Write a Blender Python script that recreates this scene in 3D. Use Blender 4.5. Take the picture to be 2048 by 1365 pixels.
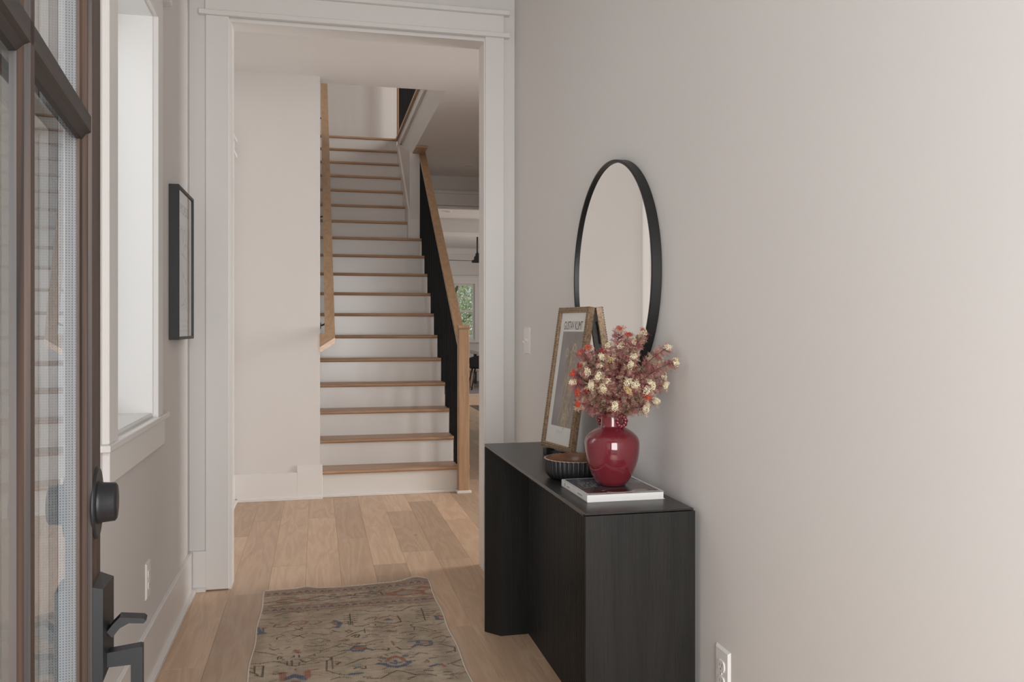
import bpy, math, random
import numpy as np
from mathutils import Vector, Matrix

for _o in list(bpy.data.objects):
    bpy.data.objects.remove(_o, do_unlink=True)
SC = bpy.context.scene
COL = SC.collection
R = math.radians

# ------------------------------------------------------------------ camera
cam_d = bpy.data.cameras.new('camera')
cam = bpy.data.objects.new('camera', cam_d)
COL.objects.link(cam)
cam.location = (0, 0, 1.22)
cam.rotation_euler = (R(90), 0, R(-13.0))
cam_d.sensor_width = 36
cam_d.lens = 1687 / 2048 * 36
cam_d.shift_y = -27.5 / 2048
cam_d.clip_start = 0.02
SC.camera = cam

# ------------------------------------------------------------------ world, lights, exposure
W = bpy.data.worlds.new('sky')
SC.world = W
W.use_nodes = True
bg = W.node_tree.nodes['Background']
bg.inputs[0].default_value = (0.86, 0.93, 1.0, 1)
bg.inputs[1].default_value = 0.75

def area(name, loc, rot, sx, sy, radiance, color=(1, 1, 1)):
    d = bpy.data.lights.new(name, 'AREA')
    d.shape = 'RECTANGLE'; d.size = sx; d.size_y = sy
    d.energy = radiance * math.pi * sx * sy
    d.color = color
    o = bpy.data.objects.new(name, d)
    COL.objects.link(o)
    o.location = loc; o.rotation_euler = rot
    return o
# daylight at front door and foyer window; other lamps have no opening behind them
area('daylight_front_door', (0.42, -0.85, 1.40), (R(90), 0, 0), 1.7, 2.2, 10.1, (1.0, 0.992, 0.993))
area('daylight_foyer_window', (-1.32, 2.91, 2.10), (R(55), 0, R(-90)), 0.9, 1.5, 1.7, (1.0, 0.99, 0.98))
area('daylight_hall_right', (5.4, 4.95, 1.35), (R(90), 0, R(90)), 1.6, 2.2, 18.5, (1.0, 0.99, 0.98))  # shines from inside the added box right of the hall
area('daylight_upper_window', (2.75, 7.5, 4.15), (R(90), 0, R(50)), 1.5, 0.9, 17.0, (1.0, 0.985, 0.965))
area('daylight_back_room_fill', (4.94, 14.2, 1.35), (R(90), 0, R(90)), 5.0, 2.3, 2.3, (1.0, 0.985, 0.965))  # added fill lamp in front of a solid wall, no door there
SC.view_settings.view_transform = 'Standard'
SC.view_settings.look = 'None'
SC.view_settings.gamma = 1.0
SC.view_settings.use_curve_mapping = False
SC.view_settings.exposure = 0.0
SC.cycles.use_denoising = True
SC.cycles.max_bounces = 10
SC.cycles.diffuse_bounces = 6
SC.cycles.glossy_bounces = 5
SC.cycles.transparent_max_bounces = 12
SC.cycles.caustics_reflective = False
SC.cycles.caustics_refractive = False
SC.cycles.sample_clamp_indirect = 6.0

# ------------------------------------------------------------------ materials
def s2l(r, g, b):
    f = lambda v: (v / 255 / 12.92) if v / 255 <= 0.04045 else ((v / 255 + 0.055) / 1.055) ** 2.4
    return (f(r), f(g), f(b), 1)

def newmat(name):
    m = bpy.data.materials.new(name); m.use_nodes = True
    nt = m.node_tree
    return m, nt, nt.nodes['Principled BSDF']

def paint(name, col, rough=0.5, bump=0.02, scale=260.0, coat=0.0, metal=0.0, spec=0.5):
    m, nt, b = newmat(name)
    N, L = nt.nodes, nt.links
    b.inputs['Roughness'].default_value = rough
    b.inputs['Metallic'].default_value = metal
    b.inputs['Coat Weight'].default_value = coat
    b.inputs['Specular IOR Level'].default_value = spec
    tc = N.new('ShaderNodeTexCoord')
    n2 = N.new('ShaderNodeTexNoise'); n2.inputs['Scale'].default_value = 2.2; n2.inputs['Detail'].default_value = 3
    L.new(tc.outputs['Object'], n2.inputs['Vector'])
    mx = N.new('ShaderNodeMix'); mx.data_type = 'RGBA'
    mx.inputs['A'].default_value = tuple(c * 0.975 for c in col[:3]) + (1,)
    mx.inputs['B'].default_value = tuple(min(1, c * 1.02) for c in col[:3]) + (1,)
    L.new(n2.outputs['Fac'], mx.inputs['Factor'])
    L.new(mx.outputs['Result'], b.inputs['Base Color'])
    if bump > 0:
        n = N.new('ShaderNodeTexNoise'); n.inputs['Scale'].default_value = scale; n.inputs['Detail'].default_value = 2
        L.new(tc.outputs['Object'], n.inputs['Vector'])
        bp = N.new('ShaderNodeBump'); bp.inputs['Strength'].default_value = bump; bp.inputs['Distance'].default_value = 0.002
        L.new(n.outputs['Fac'], bp.inputs['Height']); L.new(bp.outputs['Normal'], b.inputs['Normal'])
    return m

def wood(name, dark, mid, light, axis='Y', rough=0.45, stretch=26.0, fine=1.0, vary=0.3, bump=0.08, knots=False, scale=1.0, spec=0.5, coat=0.0, along=1.3, rings=11.0, pores=0.45):
    """grain runs along `axis`; every object gets its own cut of the timber"""
    m, nt, b = newmat(name)
    N, L = nt.nodes, nt.links
    b.inputs['Roughness'].default_value = rough
    b.inputs['Specular IOR Level'].default_value = spec
    b.inputs['Coat Weight'].default_value = coat
    tc = N.new('ShaderNodeTexCoord')
    oi = N.new('ShaderNodeObjectInfo')
    mul = N.new('ShaderNodeVectorMath'); mul.operation = 'SCALE'
    cmb = N.new('ShaderNodeCombineXYZ')
    for i in range(3): L.new(oi.outputs['Random'], cmb.inputs[i])
    L.new(cmb.outputs[0], mul.inputs[0]); mul.inputs['Scale'].default_value = 37.0
    add = N.new('ShaderNodeVectorMath'); add.operation = 'ADD'
    L.new(tc.outputs['Object'], add.inputs[0]); L.new(mul.outputs[0], add.inputs[1])
    mp = N.new('ShaderNodeMapping')
    sc = [stretch * scale] * 3; sc['XYZ'.index(axis)] = along * scale
    mp.inputs['Scale'].default_value = sc
    L.new(add.outputs[0], mp.inputs['Vector'])
    # broad cathedral figure
    n1 = N.new('ShaderNodeTexNoise'); n1.inputs['Scale'].default_value = 0.55; n1.inputs['Detail'].default_value = 2.0; n1.inputs['Distortion'].default_value = 0.4
    L.new(mp.outputs[0], n1.inputs['Vector'])
    rg = N.new('ShaderNodeMath'); rg.operation = 'MULTIPLY'; rg.inputs[1].default_value = rings
    L.new(n1.outputs['Fac'], rg.inputs[0])
    fr = N.new('ShaderNodeMath'); fr.operation = 'PINGPONG'; fr.inputs[1].default_value = 1.0
    L.new(rg.outputs[0], fr.inputs[0])
    # pores
    mp2 = N.new('ShaderNodeMapping')
    s2 = [330.0 * fine] * 3; s2['XYZ'.index(axis)] = 9.0 * fine
    mp2.inputs['Scale'].default_value = s2
    L.new(add.outputs[0], mp2.inputs['Vector'])
    n2 = N.new('ShaderNodeTexNoise'); n2.inputs['Scale'].default_value = 1.0; n2.inputs['Detail'].default_value = 2.0
    L.new(mp2.outputs[0], n2.inputs['Vector'])
    c1 = N.new('ShaderNodeMix'); c1.data_type = 'RGBA'
    c1.inputs['A'].default_value = mid; c1.inputs['B'].default_value = light
    L.new(fr.outputs[0], c1.inputs['Factor'])
    rp = N.new('ShaderNodeMapRange'); rp.inputs['From Min'].default_value = 0.52; rp.inputs['From Max'].default_value = 0.72
    rp.inputs['To Min'].default_value = 0.0; rp.inputs['To Max'].default_value = pores
    L.new(n2.outputs['Fac'], rp.inputs['Value'])
    c2 = N.new('ShaderNodeMix'); c2.data_type = 'RGBA'
    c2.inputs['B'].default_value = dark
    L.new(rp.outputs['Result'], c2.inputs['Factor']); L.new(c1.outputs['Result'], c2.inputs['A'])
    last = c2.outputs['Result']
    if knots:
        vo = N.new('ShaderNodeTexVoronoi'); vo.inputs['Scale'].default_value = 2.6
        mp3 = N.new('ShaderNodeMapping'); s3 = [1.6] * 3; s3['XYZ'.index(axis)] = 0.9; mp3.inputs['Scale'].default_value = s3
        L.new(add.outputs[0], mp3.inputs['Vector']); L.new(mp3.outputs[0], vo.inputs['Vector'])
        kr = N.new('ShaderNodeMapRange'); kr.inputs['From Min'].default_value = 0.015; kr.inputs['From Max'].default_value = 0.055
        kr.inputs['To Min'].default_value = 0.75; kr.inputs['To Max'].default_value = 0.0
        L.new(vo.outputs['Distance'], kr.inputs['Value'])
        c3 = N.new('ShaderNodeMix'); c3.data_type = 'RGBA'
        c3.inputs['B'].default_value = tuple(c * 0.35 for c in dark[:3]) + (1,)
        L.new(kr.outputs['Result'], c3.inputs['Factor']); L.new(last, c3.inputs['A'])
        last = c3.outputs['Result']
    hsv = N.new('ShaderNodeHueSaturation')
    vr = N.new('ShaderNodeMapRange'); vr.inputs['To Min'].default_value = 1 - vary; vr.inputs['To Max'].default_value = 1 + vary * 0.6
    L.new(oi.outputs['Random'], vr.inputs['Value']); L.new(vr.outputs['Result'], hsv.inputs['Value'])
    L.new(last, hsv.inputs['Color']); L.new(hsv.outputs['Color'], b.inputs['Base Color'])
    bp = N.new('ShaderNodeBump'); bp.inputs['Strength'].default_value = bump; bp.inputs['Distance'].default_value = 0.001
    L.new(n2.outputs['Fac'], bp.inputs['Height']); L.new(bp.outputs['Normal'], b.inputs['Normal'])
    return m

def attr_mat(name, rough=0.8, bump=0.0, spec=0.3, coat=0.0):
    m, nt, b = newmat(name)
    N, L = nt.nodes, nt.links
    a = N.new('ShaderNodeAttribute'); a.attribute_name = 'Col'
    L.new(a.outputs['Color'], b.inputs['Base Color'])
    b.inputs['Roughness'].default_value = rough
    b.inputs['Specular IOR Level'].default_value = spec
    b.inputs['Coat Weight'].default_value = coat
    return m

def glass_mat(name, boost=1.0, tint=(0.96, 0.98, 0.97, 1)):
    m = bpy.data.materials.new(name); m.use_nodes = True
    nt = m.node_tree; N, L = nt.nodes, nt.links
    N.remove(N['Principled BSDF'])
    out = N['Material Output']
    tr = N.new('ShaderNodeBsdfTransparent'); tr.inputs['Color'].default_value = tint
    gl = N.new('ShaderNodeBsdfGlossy'); gl.inputs['Roughness'].default_value = 0.0
    fr = N.new('ShaderNodeFresnel')
    # a thin pane reflects alike from both sides, so undo the node's inside-of-solid case
    ge = N.new('ShaderNodeNewGeometry'); io = N.new('ShaderNodeMapRange')
    io.inputs['To Min'].default_value = 1.5; io.inputs['To Max'].default_value = 1 / 1.5
    L.new(ge.outputs['Backfacing'], io.inputs['Value']); L.new(io.outputs['Result'], fr.inputs['IOR'])
    mu = N.new('ShaderNodeMath'); mu.operation = 'MULTIPLY'; mu.inputs[1].default_value = boost; mu.use_clamp = True
    L.new(fr.outputs[0], mu.inputs[0])
    mx = N.new('ShaderNodeMixShader')
    L.new(mu.outputs[0], mx.inputs[0]); L.new(tr.outputs[0], mx.inputs[1]); L.new(gl.outputs[0], mx.inputs[2])
    L.new(mx.outputs[0], out.inputs['Surface'])
    return m

M = {}
M['wall'] = paint('wall_paint', (0.695, 0.672, 0.652), 0.62, 0.03, 420)
M['ceiling'] = paint('ceiling_paint', (0.710, 0.688, 0.668), 0.75, 0.03, 420)
M['trim'] = paint('trim_paint', (0.745, 0.724, 0.702), 0.38, 0.01, 90)
M['white_gloss'] = paint('window_trim_paint', (0.79, 0.775, 0.755), 0.34, 0.0)
M['riser'] = paint('riser_paint', (0.72, 0.700, 0.672), 0.22, 0.015, 60)
M['plate'] = paint('switch_plastic', (0.78, 0.765, 0.745), 0.3, 0.0)
M['slot'] = paint('outlet_slot', (0.20, 0.19, 0.18), 0.6, 0.0)
M['floor'] = wood('oak_floor', s2l(154, 122, 96), s2l(195, 164, 136), s2l(209, 180, 152), 'Y', 0.42, 17, 1.0, 0.22, 0.05, True, along=1.9, rings=13.0, pores=0.30)
M['underlay'] = paint('floor_underlay', (0.10, 0.07, 0.05), 0.9, 0.0)
M['tread'] = wood('oak_tread', s2l(118, 86, 62), s2l(172, 137, 106), s2l(184, 150, 120), 'X', 0.4, 17, 1.0, 0.08, 0.05)
M['rail'] = wood('oak_rail', s2l(124, 94, 70), s2l(165, 131, 101), s2l(177, 145, 115), 'Z', 0.4, 17, 1.0, 0.05, 0.05)
M['railY'] = wood('oak_handrail', s2l(130, 100, 76), s2l(176, 143, 111), s2l(188, 157, 125), 'Y', 0.4, 17, 1.0, 0.05, 0.05)
M['black_wood'] = wood('black_stained_ash', (0.006, 0.006, 0.0055, 1), (0.014, 0.0135, 0.012, 1), (0.019, 0.018, 0.0165, 1), 'Z', 0.42, 14, 0.7, 0.0, 0.35, spec=0.26)
M['black_woodY'] = wood('black_stained_ash_top', (0.008, 0.008, 0.0075, 1), (0.017, 0.017, 0.016, 1), (0.024, 0.023, 0.0215, 1), 'Y', 0.32, 14, 0.7, 0.0, 0.3, spec=0.4)
M['door_wood'] = wood('stained_fir', (0.012, 0.009, 0.008, 1), (0.014, 0.0105, 0.0095, 1), (0.060, 0.032, 0.020, 1), 'Z', 0.5, 60, 0.35, 0.0, 0.4)
M['door_woodY'] = wood('stained_fir_bar', (0.012, 0.009, 0.008, 1), (0.014, 0.0115, 0.010, 1), (0.024, 0.017, 0.014, 1), 'Y', 0.5, 60, 0.5, 0.0, 0.3)
M['black_metal'] = paint('matte_black_metal', (0.014, 0.014, 0.015), 0.42, 0.0)
M['hardware'] = paint('dark_bronze_hardware', (0.010, 0.010, 0.0115), 0.42, 0.0, spec=0.35)
M['baluster'] = paint('black_baluster', (0.003, 0.003, 0.004), 0.5, 0.0, spec=0.15)
M['frame_black'] = paint('black_frame', (0.010, 0.010, 0.010), 0.45, 0.02, 200)
M['glass'] = glass_mat('clear_glass', 1.15)
M['picture_glass'] = glass_mat('picture_glass', 1.25, (0.97, 0.97, 0.97, 1))
M['paper'] = paint('book_paper', (0.74, 0.73, 0.71), 0.8, 0.0)
M['print'] = attr_mat('print_ink', 0.75)
M['cover'] = attr_mat('glossy_cover_print', 0.25, spec=0.5)
M['ink'] = paint('letter_ink', (0.09, 0.075, 0.06), 0.8, 0.0)
M['ink_grey'] = paint('letter_ink_grey', (0.26, 0.25, 0.24), 0.8, 0.0)
M['rug'] = attr_mat('rug_wool', 0.95, spec=0.1)
M['fringe'] = paint('rug_edge_cotton', (0.70, 0.63, 0.54), 0.95, 0.0)
M['leaf'] = attr_mat('bouquet_foliage', 0.7, spec=0.25)
M['petal'] = attr_mat('bouquet_blossom', 0.75, spec=0.2)
M['stem'] = paint('bouquet_stem', (0.055, 0.018, 0.014), 0.7, 0.0)
M['vase'] = paint('burgundy_glaze', (0.150, 0.017, 0.025), 0.06, 0.0, spec=0.6)
M['vase'].node_tree.nodes['Principled BSDF'].inputs['Coat Weight'].default_value = 0.5
M['vase'].node_tree.nodes['Principled BSDF'].inputs['Coat Roughness'].default_value = 0.03
M['vase_in'] = paint('vase_inside', (0.02, 0.004, 0.006), 0.5, 0.0)
M['bowl_out'] = paint('bowl_black_paint', (0.012, 0.0125, 0.014), 0.42, 0.25, 300)
M['bowl_in'] = wood('bowl_mango_wood', s2l(48, 28, 20), s2l(100, 64, 46), s2l(130, 90, 66), 'Y', 0.35, 18, 1.0, 0.0, 0.1)
M['mirror'] = paint('mirror_silver', (0.90, 0.905, 0.90), 0.0, 0.0, metal=1.0)
M['spacer'] = None

def gold_mat(name, c0, c1, scale):
    m, nt, b = newmat(name)
    N, L = nt.nodes, nt.links
    tc = N.new('ShaderNodeTexCoord')
    n = N.new('ShaderNodeTexNoise'); n.inputs['Scale'].default_value = scale; n.inputs['Detail'].default_value = 4
    L.new(tc.outputs['Object'], n.inputs['Vector'])
    cr = N.new('ShaderNodeValToRGB')
    cr.color_ramp.elements[0].position = 0.30; cr.color_ramp.elements[0].color = c0
    cr.color_ramp.elements[1].position = 0.75; cr.color_ramp.elements[1].color = c1
    L.new(n.outputs['Fac'], cr.inputs[0]); L.new(cr.outputs[0], b.inputs['Base Color'])
    b.inputs['Metallic'].default_value = 0.35; b.inputs['Roughness'].default_value = 0.45
    bp = N.new('ShaderNodeBump'); bp.inputs['Strength'].default_value = 0.2; bp.inputs['Distance'].default_value = 0.001
    L.new(n.outputs['Fac'], bp.inputs['Height']); L.new(bp.outputs['Normal'], b.inputs['Normal'])
    return m
M['gold'] = gold_mat('gilded_frame_side', s2l(118, 94, 70), s2l(182, 152, 126), 120)
M['gold_dark'] = gold_mat('carved_antique_gold', s2l(62, 47, 31), s2l(176, 150, 114), 320)

def spacer_mat():
    m, nt, b = newmat('perforated_spacer')
    N, L = nt.nodes, nt.links
    tc = N.new('ShaderNodeTexCoord')
    sp = N.new('ShaderNodeSeparateXYZ'); L.new(tc.outputs['Object'], sp.inputs[0])
    def saw(src, k, ph=0.0):
        a = N.new('ShaderNodeMath'); a.operation = 'MULTIPLY_ADD'; a.inputs[1].default_value = k; a.inputs[2].default_value = ph
        L.new(src, a.inputs[0])
        f = N.new('ShaderNodeMath'); f.operation = 'FRACT'; L.new(a.outputs[0], f.inputs[0])
        return f.outputs[0]
    z = N.new('ShaderNodeMath'); z.operation = 'LESS_THAN'; z.inputs[1].default_value = 0.42; L.new(saw(sp.outputs[2], 330), z.inputs[0])
    x = N.new('ShaderNodeMath'); x.operation = 'LESS_THAN'; x.inputs[1].default_value = 0.35; L.new(saw(sp.outputs[0], 330, 0.3), x.inputs[0])
    mu = N.new('ShaderNodeMath'); mu.operation = 'MULTIPLY'; L.new(z.outputs[0], mu.inputs[0]); L.new(x.outputs[0], mu.inputs[1])
    mx = N.new('ShaderNodeMix'); mx.data_type = 'RGBA'
    mx.inputs['A'].default_value = (0.48, 0.50, 0.54, 1); mx.inputs['B'].default_value = (0.13, 0.145, 0.175, 1)
    L.new(mu.outputs[0], mx.inputs['Factor']); L.new(mx.outputs['Result'], b.inputs['Base Color'])
    b.inputs['Roughness'].default_value = 0.5
    return m
M['spacer'] = spacer_mat()
M['grass'] = paint('lawn', (0.10, 0.19, 0.05), 0.9, 0.0)
M['leaf_green'] = attr_mat('tree_leaf', 0.6)
M['bark'] = paint('tree_bark', (0.17, 0.14, 0.11), 0.9, 0.3, 20)
M['chair_black'] = paint('black_chair_shell', (0.008, 0.009, 0.012), 0.4, 0.0)
M['pale_table'] = paint('pale_table_top', (0.60, 0.58, 0.55), 0.3, 0.0)
M['grey_rug'] = paint('grey_rug', (0.20, 0.165, 0.165), 0.95, 0.3, 60)
M['lamp_glass'] = paint('recessed_trim', (0.55, 0.54, 0.52), 0.4, 0.0)
M['sofa'] = paint('light_oak_plain', (0.42, 0.31, 0.22), 0.5, 0.0)

# ------------------------------------------------------------------ mesh helpers
class MB:
    def __init__(s): s.v = []; s.f = []; s.sm = []
    def add(s, vs, fs, smooth=False):
        n = len(s.v); s.v += [tuple(p) for p in vs]
        s.f += [tuple(i + n for i in f) for f in fs]; s.sm += [smooth] * len(fs)
        return s
    def box(s, x0, x1, y0, y1, z0, z1, b=0.0):
        if x0 > x1: x0, x1 = x1, x0
        if y0 > y1: y0, y1 = y1, y0
        if z0 > z1: z0, z1 = z1, z0
        if b <= 0:
            v = [(x0, y0, z0), (x1, y0, z0), (x1, y1, z0), (x0, y1, z0), (x0, y0, z1), (x1, y0, z1), (x1, y1, z1), (x0, y1, z1)]
            return s.add(v, [(0, 3, 2, 1), (4, 5, 6, 7), (0, 1, 5, 4), (1, 2, 6, 5), (2, 3, 7, 6), (3, 0, 4, 7)])
        b = min(b, (x1 - x0) * .45, (y1 - y0) * .45, (z1 - z0) * .45)
        v = []; idx = {}
        for ix, X in enumerate((x0, x1)):
            for iy, Y in enumerate((y0, y1)):
                for iz, Z in enumerate((z0, z1)):
                    sx = 1 if ix == 0 else -1; sy = 1 if iy == 0 else -1; sz = 1 if iz == 0 else -1
                    for a in range(3):
                        p = [X + sx * b, Y + sy * b, Z + sz * b]
                        p[a] = (X, Y, Z)[a]
                        idx[(ix, iy, iz, a)] = len(v); v.append(tuple(p))
        f = []
        for a in range(3):
            for e in (0, 1):
                o = [i for i in range(3) if i != a]
                q = []
                for (i, j) in ((0, 0), (1, 0), (1, 1), (0, 1)):
                    k = [0, 0, 0]; k[a] = e; k[o[0]] = i; k[o[1]] = j
                    q.append(idx[(k[0], k[1], k[2], a)])
                flip = (e == 0) ^ (a == 1)
                f.append(tuple(reversed(q)) if flip else tuple(q))
        for a in range(3):
            o = [i for i in range(3) if i != a]
            for i in (0, 1):
                for j in (0, 1):
                    k0 = [0, 0, 0]; k0[o[0]] = i; k0[o[1]] = j
                    k1 = list(k0); k1[a] = 1
                    q = [idx[(*k0, o[0])], idx[(*k1, o[0])], idx[(*k1, o[1])], idx[(*k0, o[1])]]
                    f.append(tuple(q))
        for ix in (0, 1):
            for iy in (0, 1):
                for iz in (0, 1):
                    f.append(tuple(idx[(ix, iy, iz, a)] for a in range(3)))
        return s.add(v, f)
    def prism(s, pts, axis, a, b):
        """extrude a polygon of 2-D points between a and b along axis"""
        n = len(pts)
        def P(p, t):
            return {'X': (t, p[0], p[1]), 'Y': (p[0], t, p[1]), 'Z': (p[0], p[1], t)}[axis]
        v = [P(p, a) for p in pts] + [P(p, b) for p in pts]
        f = [tuple(reversed(range(n))), tuple(range(n, 2 * n))] + [(i, (i + 1) % n, n + (i + 1) % n, n + i) for i in range(n)]
        return s.add(v, f)
    def lathe(s, prof, c, n=48, smooth=True, flute=None):
        cx, cy = c; vs = []; fs = []
        for (r, z) in prof:
            for i in range(n):
                t = 2 * math.pi * i / n
                rr = r if flute is None else r * flute(t, z)
                vs.append((cx + rr * math.cos(t), cy + rr * math.sin(t), z))
        for k in range(len(prof) - 1):
            for i in range(n):
                j = (i + 1) % n
                fs.append((k * n + i, k * n + j, (k + 1) * n + j, (k + 1) * n + i))
        return s.add(vs, fs, smooth)
    def disc(s, c, r, n, nz=1):
        vs = [(c[0] + r * math.cos(2 * math.pi * i / n), c[1] + r * math.sin(2 * math.pi * i / n), c[2]) for i in range(n)]
        return s.add(vs, [tuple(range(n)) if nz > 0 else tuple(reversed(range(n)))])
    def tube(s, pts, rad, n=8, smooth=True, caps=True):
        pts = [Vector(p) for p in pts]; m = len(pts)
        rad = rad if isinstance(rad, (list, tuple)) else [rad] * m
        vs = []; fs = []
        up = None
        for i, p in enumerate(pts):
            t = (pts[min(i + 1, m - 1)] - pts[max(i - 1, 0)]).normalized()
            if up is None:
                up = Vector((0, 0, 1)) if abs(t.z) < 0.9 else Vector((1, 0, 0))
            a = t.cross(up)
            if a.length < 1e-6: a = t.cross(Vector((0, 1, 0)))
            a.normalize(); b = a.cross(t).normalized(); up = b
            for k in range(n):
                q = 2 * math.pi * k / n
                vs.append(p + (a * math.cos(q) + b * math.sin(q)) * rad[i])
        for i in range(m - 1):
            for k in range(n):
                l = (k + 1) % n
                fs.append((i * n + k, i * n + l, (i + 1) * n + l, (i + 1) * n + k))
        if caps:
            fs.append(tuple(reversed(range(n)))); fs.append(tuple(range((m - 1) * n, m * n)))
        return s.add(vs, fs, smooth)
    def build(s, name, mat, parent=None, local=False):
        me = bpy.data.meshes.new(name)
        v = s.v
        if parent is not None and not local:
            l = parent.location
            v = [(p[0] - l[0], p[1] - l[1], p[2] - l[2]) for p in v]
        me.from_pydata(v, [], s.f)
        me.polygons.foreach_set('use_smooth', s.sm)
        me.materials.append(mat if not isinstance(mat, str) else M[mat])
        me.update()
        o = bpy.data.objects.new(name, me); COL.objects.link(o)
        if parent is not None: o.parent = parent
        return o

def fix_normals(o):
    import bmesh
    bm = bmesh.new(); bm.from_mesh(o.data)
    bmesh.ops.recalc_face_normals(bm, faces=bm.faces); bm.to_mesh(o.data); bm.free()
    return o

def tag(o, label, cat, group=None, kind=None):
    o['label'] = label
    if cat: o['category'] = cat
    if group: o['group'] = group
    if kind: o['kind'] = kind
    return o

def thing(name, loc, label=None, cat=None, group=None, kind=None):
    o = bpy.data.objects.new(name, None); COL.objects.link(o)
    o.empty_display_size = 0.05
    o.location = loc
    if label: tag(o, label, cat, group, kind)
    return o

def struct(name, mb, mat, label, cat=None):
    o = mb.build(name, mat)
    fix_normals(o)
    return tag(o, label, cat or name.split('_')[0], kind='structure')

def boxobj(name, mat, parent, *b, bev=0.0015):
    return fix_normals(MB().box(*b, b=bev).build(name, mat, parent))

def lboxobj(name, mat, parent, *b, bev=0.0015):
    return fix_normals(MB().box(*b, b=bev).build(name, mat, parent, local=True))

def text_mesh(name, body, size, mat, parent, mtx, xs=1.0, depth=0.0003, align='CENTER'):
    cu = bpy.data.curves.new(name, 'FONT'); cu.body = body; cu.size = size
    cu.align_x = align; cu.extrude = depth; cu.resolution_u = 3
    t = bpy.data.objects.new(name, cu); COL.objects.link(t)
    bpy.context.view_layer.update()
    me = bpy.data.meshes.new_from_object(t)
    bpy.data.objects.remove(t, do_unlink=True)
    me.transform(mtx @ Matrix.Diagonal((xs, 1, 1, 1)))
    me.materials.clear(); me.materials.append(M[mat])
    me.name = name
    o = bpy.data.objects.new(name, me); COL.objects.link(o); o.parent = parent
    return o

def colour_grid(name, img, P, mat, parent, local=True):
    """img: (h, w, 3) linear colours; P(u, v) -> point, u and v in 0..1 (v up)"""
    h, w, _ = img.shape
    vs = [P(i / (w - 1), j / (h - 1)) for j in range(h) for i in range(w)]
    fs = [(j * w + i, j * w + i + 1, (j + 1) * w + i + 1, (j + 1) * w + i) for j in range(h - 1) for i in range(w - 1)]
    me = bpy.data.meshes.new(name)
    if parent is not None and not local:
        l = parent.location; vs = [(p[0] - l[0], p[1] - l[1], p[2] - l[2]) for p in vs]
    me.from_pydata(vs, [], fs)
    a = me.color_attributes.new('Col', 'FLOAT_COLOR', 'POINT')
    buf = np.ones((h * w, 4), np.float32); buf[:, :3] = img.reshape(-1, 3)
    a.data.foreach_set('color', buf.ravel())
    me.materials.append(M[mat]); me.update()
    o = bpy.data.objects.new(name, me); COL.objects.link(o)
    if parent is not None: o.parent = parent
    return o

# ================================================================== THE SETTING
XL, XR = -0.575, 0.966          # foyer side walls
YF, YE, YB = -0.10, 4.13, 4.245 # front wall, end wall front and back
ZC = 3.01                       # first-floor ceiling
XH = 2.95                       # right wall of the stair hall
S0, RUN, RISE = 6.17, 0.227, 0.192
Z2 = 18 * RISE                  # second floor

# ---- floor: slab with individual oak planks
fl = MB().box(XL - 0.1, 5.2, -0.6, 19.2, -0.06, -0.013)
floor = struct('floor', fl, 'underlay', 'light oak plank floor running through foyer and hall', 'floor')
random.seed(11)
PW = 0.168
joints = {-0.559: [5.132, 3.2, 1.6], -0.391: [5.513, 4.02, 2.4, 0.9], -0.223: [6.0, 4.45, 2.8, 1.2], -0.055: [5.529, 3.9, 2.2],
          0.113: [5.97, 4.956, 3.1, 1.5], 0.281: [5.227, 4.374, 2.5, 0.8], 0.449: [5.613, 4.586, 3.4, 1.9], 0.617: [5.9, 4.401, 3.62, 2.0],
          0.785: [5.3, 4.0, 3.0, 1.4]}
def plank(x0, x1, y0, y1):
    b = 0.0007
    e = 0.00025
    o = MB().box(x0 + e, x1 - e, y0 + e, y1 - e, -0.013, 0.0, b=b).build('plank', 'floor', floor)
    fix_normals(o)
k = -4
while True:
    x0 = -0.055 + PW * k; x1 = x0 + PW
    if x0 > 2.25: break
    key = [q for q in joints if abs(q - x0) < 0.01]
    lo = YF if x0 < 0.80 else (2.0 if x0 < 0.95 else 4.25)
    hi = 6.30 if x0 < 0.95 else 13.0
    a, b = max(x0, XL), x1
    if x0 < 0.80 and k >= 4: hi = 6.3
    cuts = sorted(joints[key[0]]) if key else []
    if not key:
        y = lo - random.random()
        while y < hi:
            cuts.append(y); y += random.uniform(0.6, 1.7)
    if key and x0 > 0.75: cuts = cuts
    cuts = [lo] + [c for c in cuts if lo + 0.05 < c < hi - 0.05] + [hi]
    for c0, c1 in zip(cuts[:-1], cuts[1:]):
        plank(a, b, c0, c1)
    k += 1
far_floor = MB().box(1.0, 5.0, 13.0, 18.9, -0.013, 0.0)
fix_normals(far_floor.build('far_boards', 'floor', floor))

# ---- foyer walls
w = MB()
WY0, WY1, WZ0, WZ1 = 2.60, 3.222, 0.915, 2.335      # window hole
w.box(XL - 0.20, XL, YF - 0.15, WY0, 0, 3.1); w.box(XL - 0.20, XL, WY1, YE + 0.115, 0, 3.1)
w.box(XL - 0.20, XL, WY0, WY1, 0, WZ0); w.box(XL - 0.20, XL, WY0, WY1, WZ1, 3.1)
struct('wall_left', w, 'wall', 'white painted foyer wall with the recessed window', 'wall')
struct('wall_right', MB().box(XR, XR + 0.12, YF - 0.15, YE + 0.115, 0, 3.1), 'wall', 'long warm white foyer wall behind the console table', 'wall')
w = MB()
w.box(XL - 0.2, -0.12, YF - 0.15, YF, 0, 3.1); w.box(0.90, XR + 0.12, YF - 0.15, YF, 0, 3.1); w.box(-0.12, 0.90, YF - 0.15, YF, 2.42, 3.1)
struct('wall_front', w, 'wall', 'white foyer wall around the front doorway', 'wall')
struct('ceiling_foyer', MB().box(XL - 0.2, XR + 0.12, YF - 0.15, YE, 3.06, 3.16), 'ceiling', 'white foyer ceiling', 'ceiling')
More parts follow.
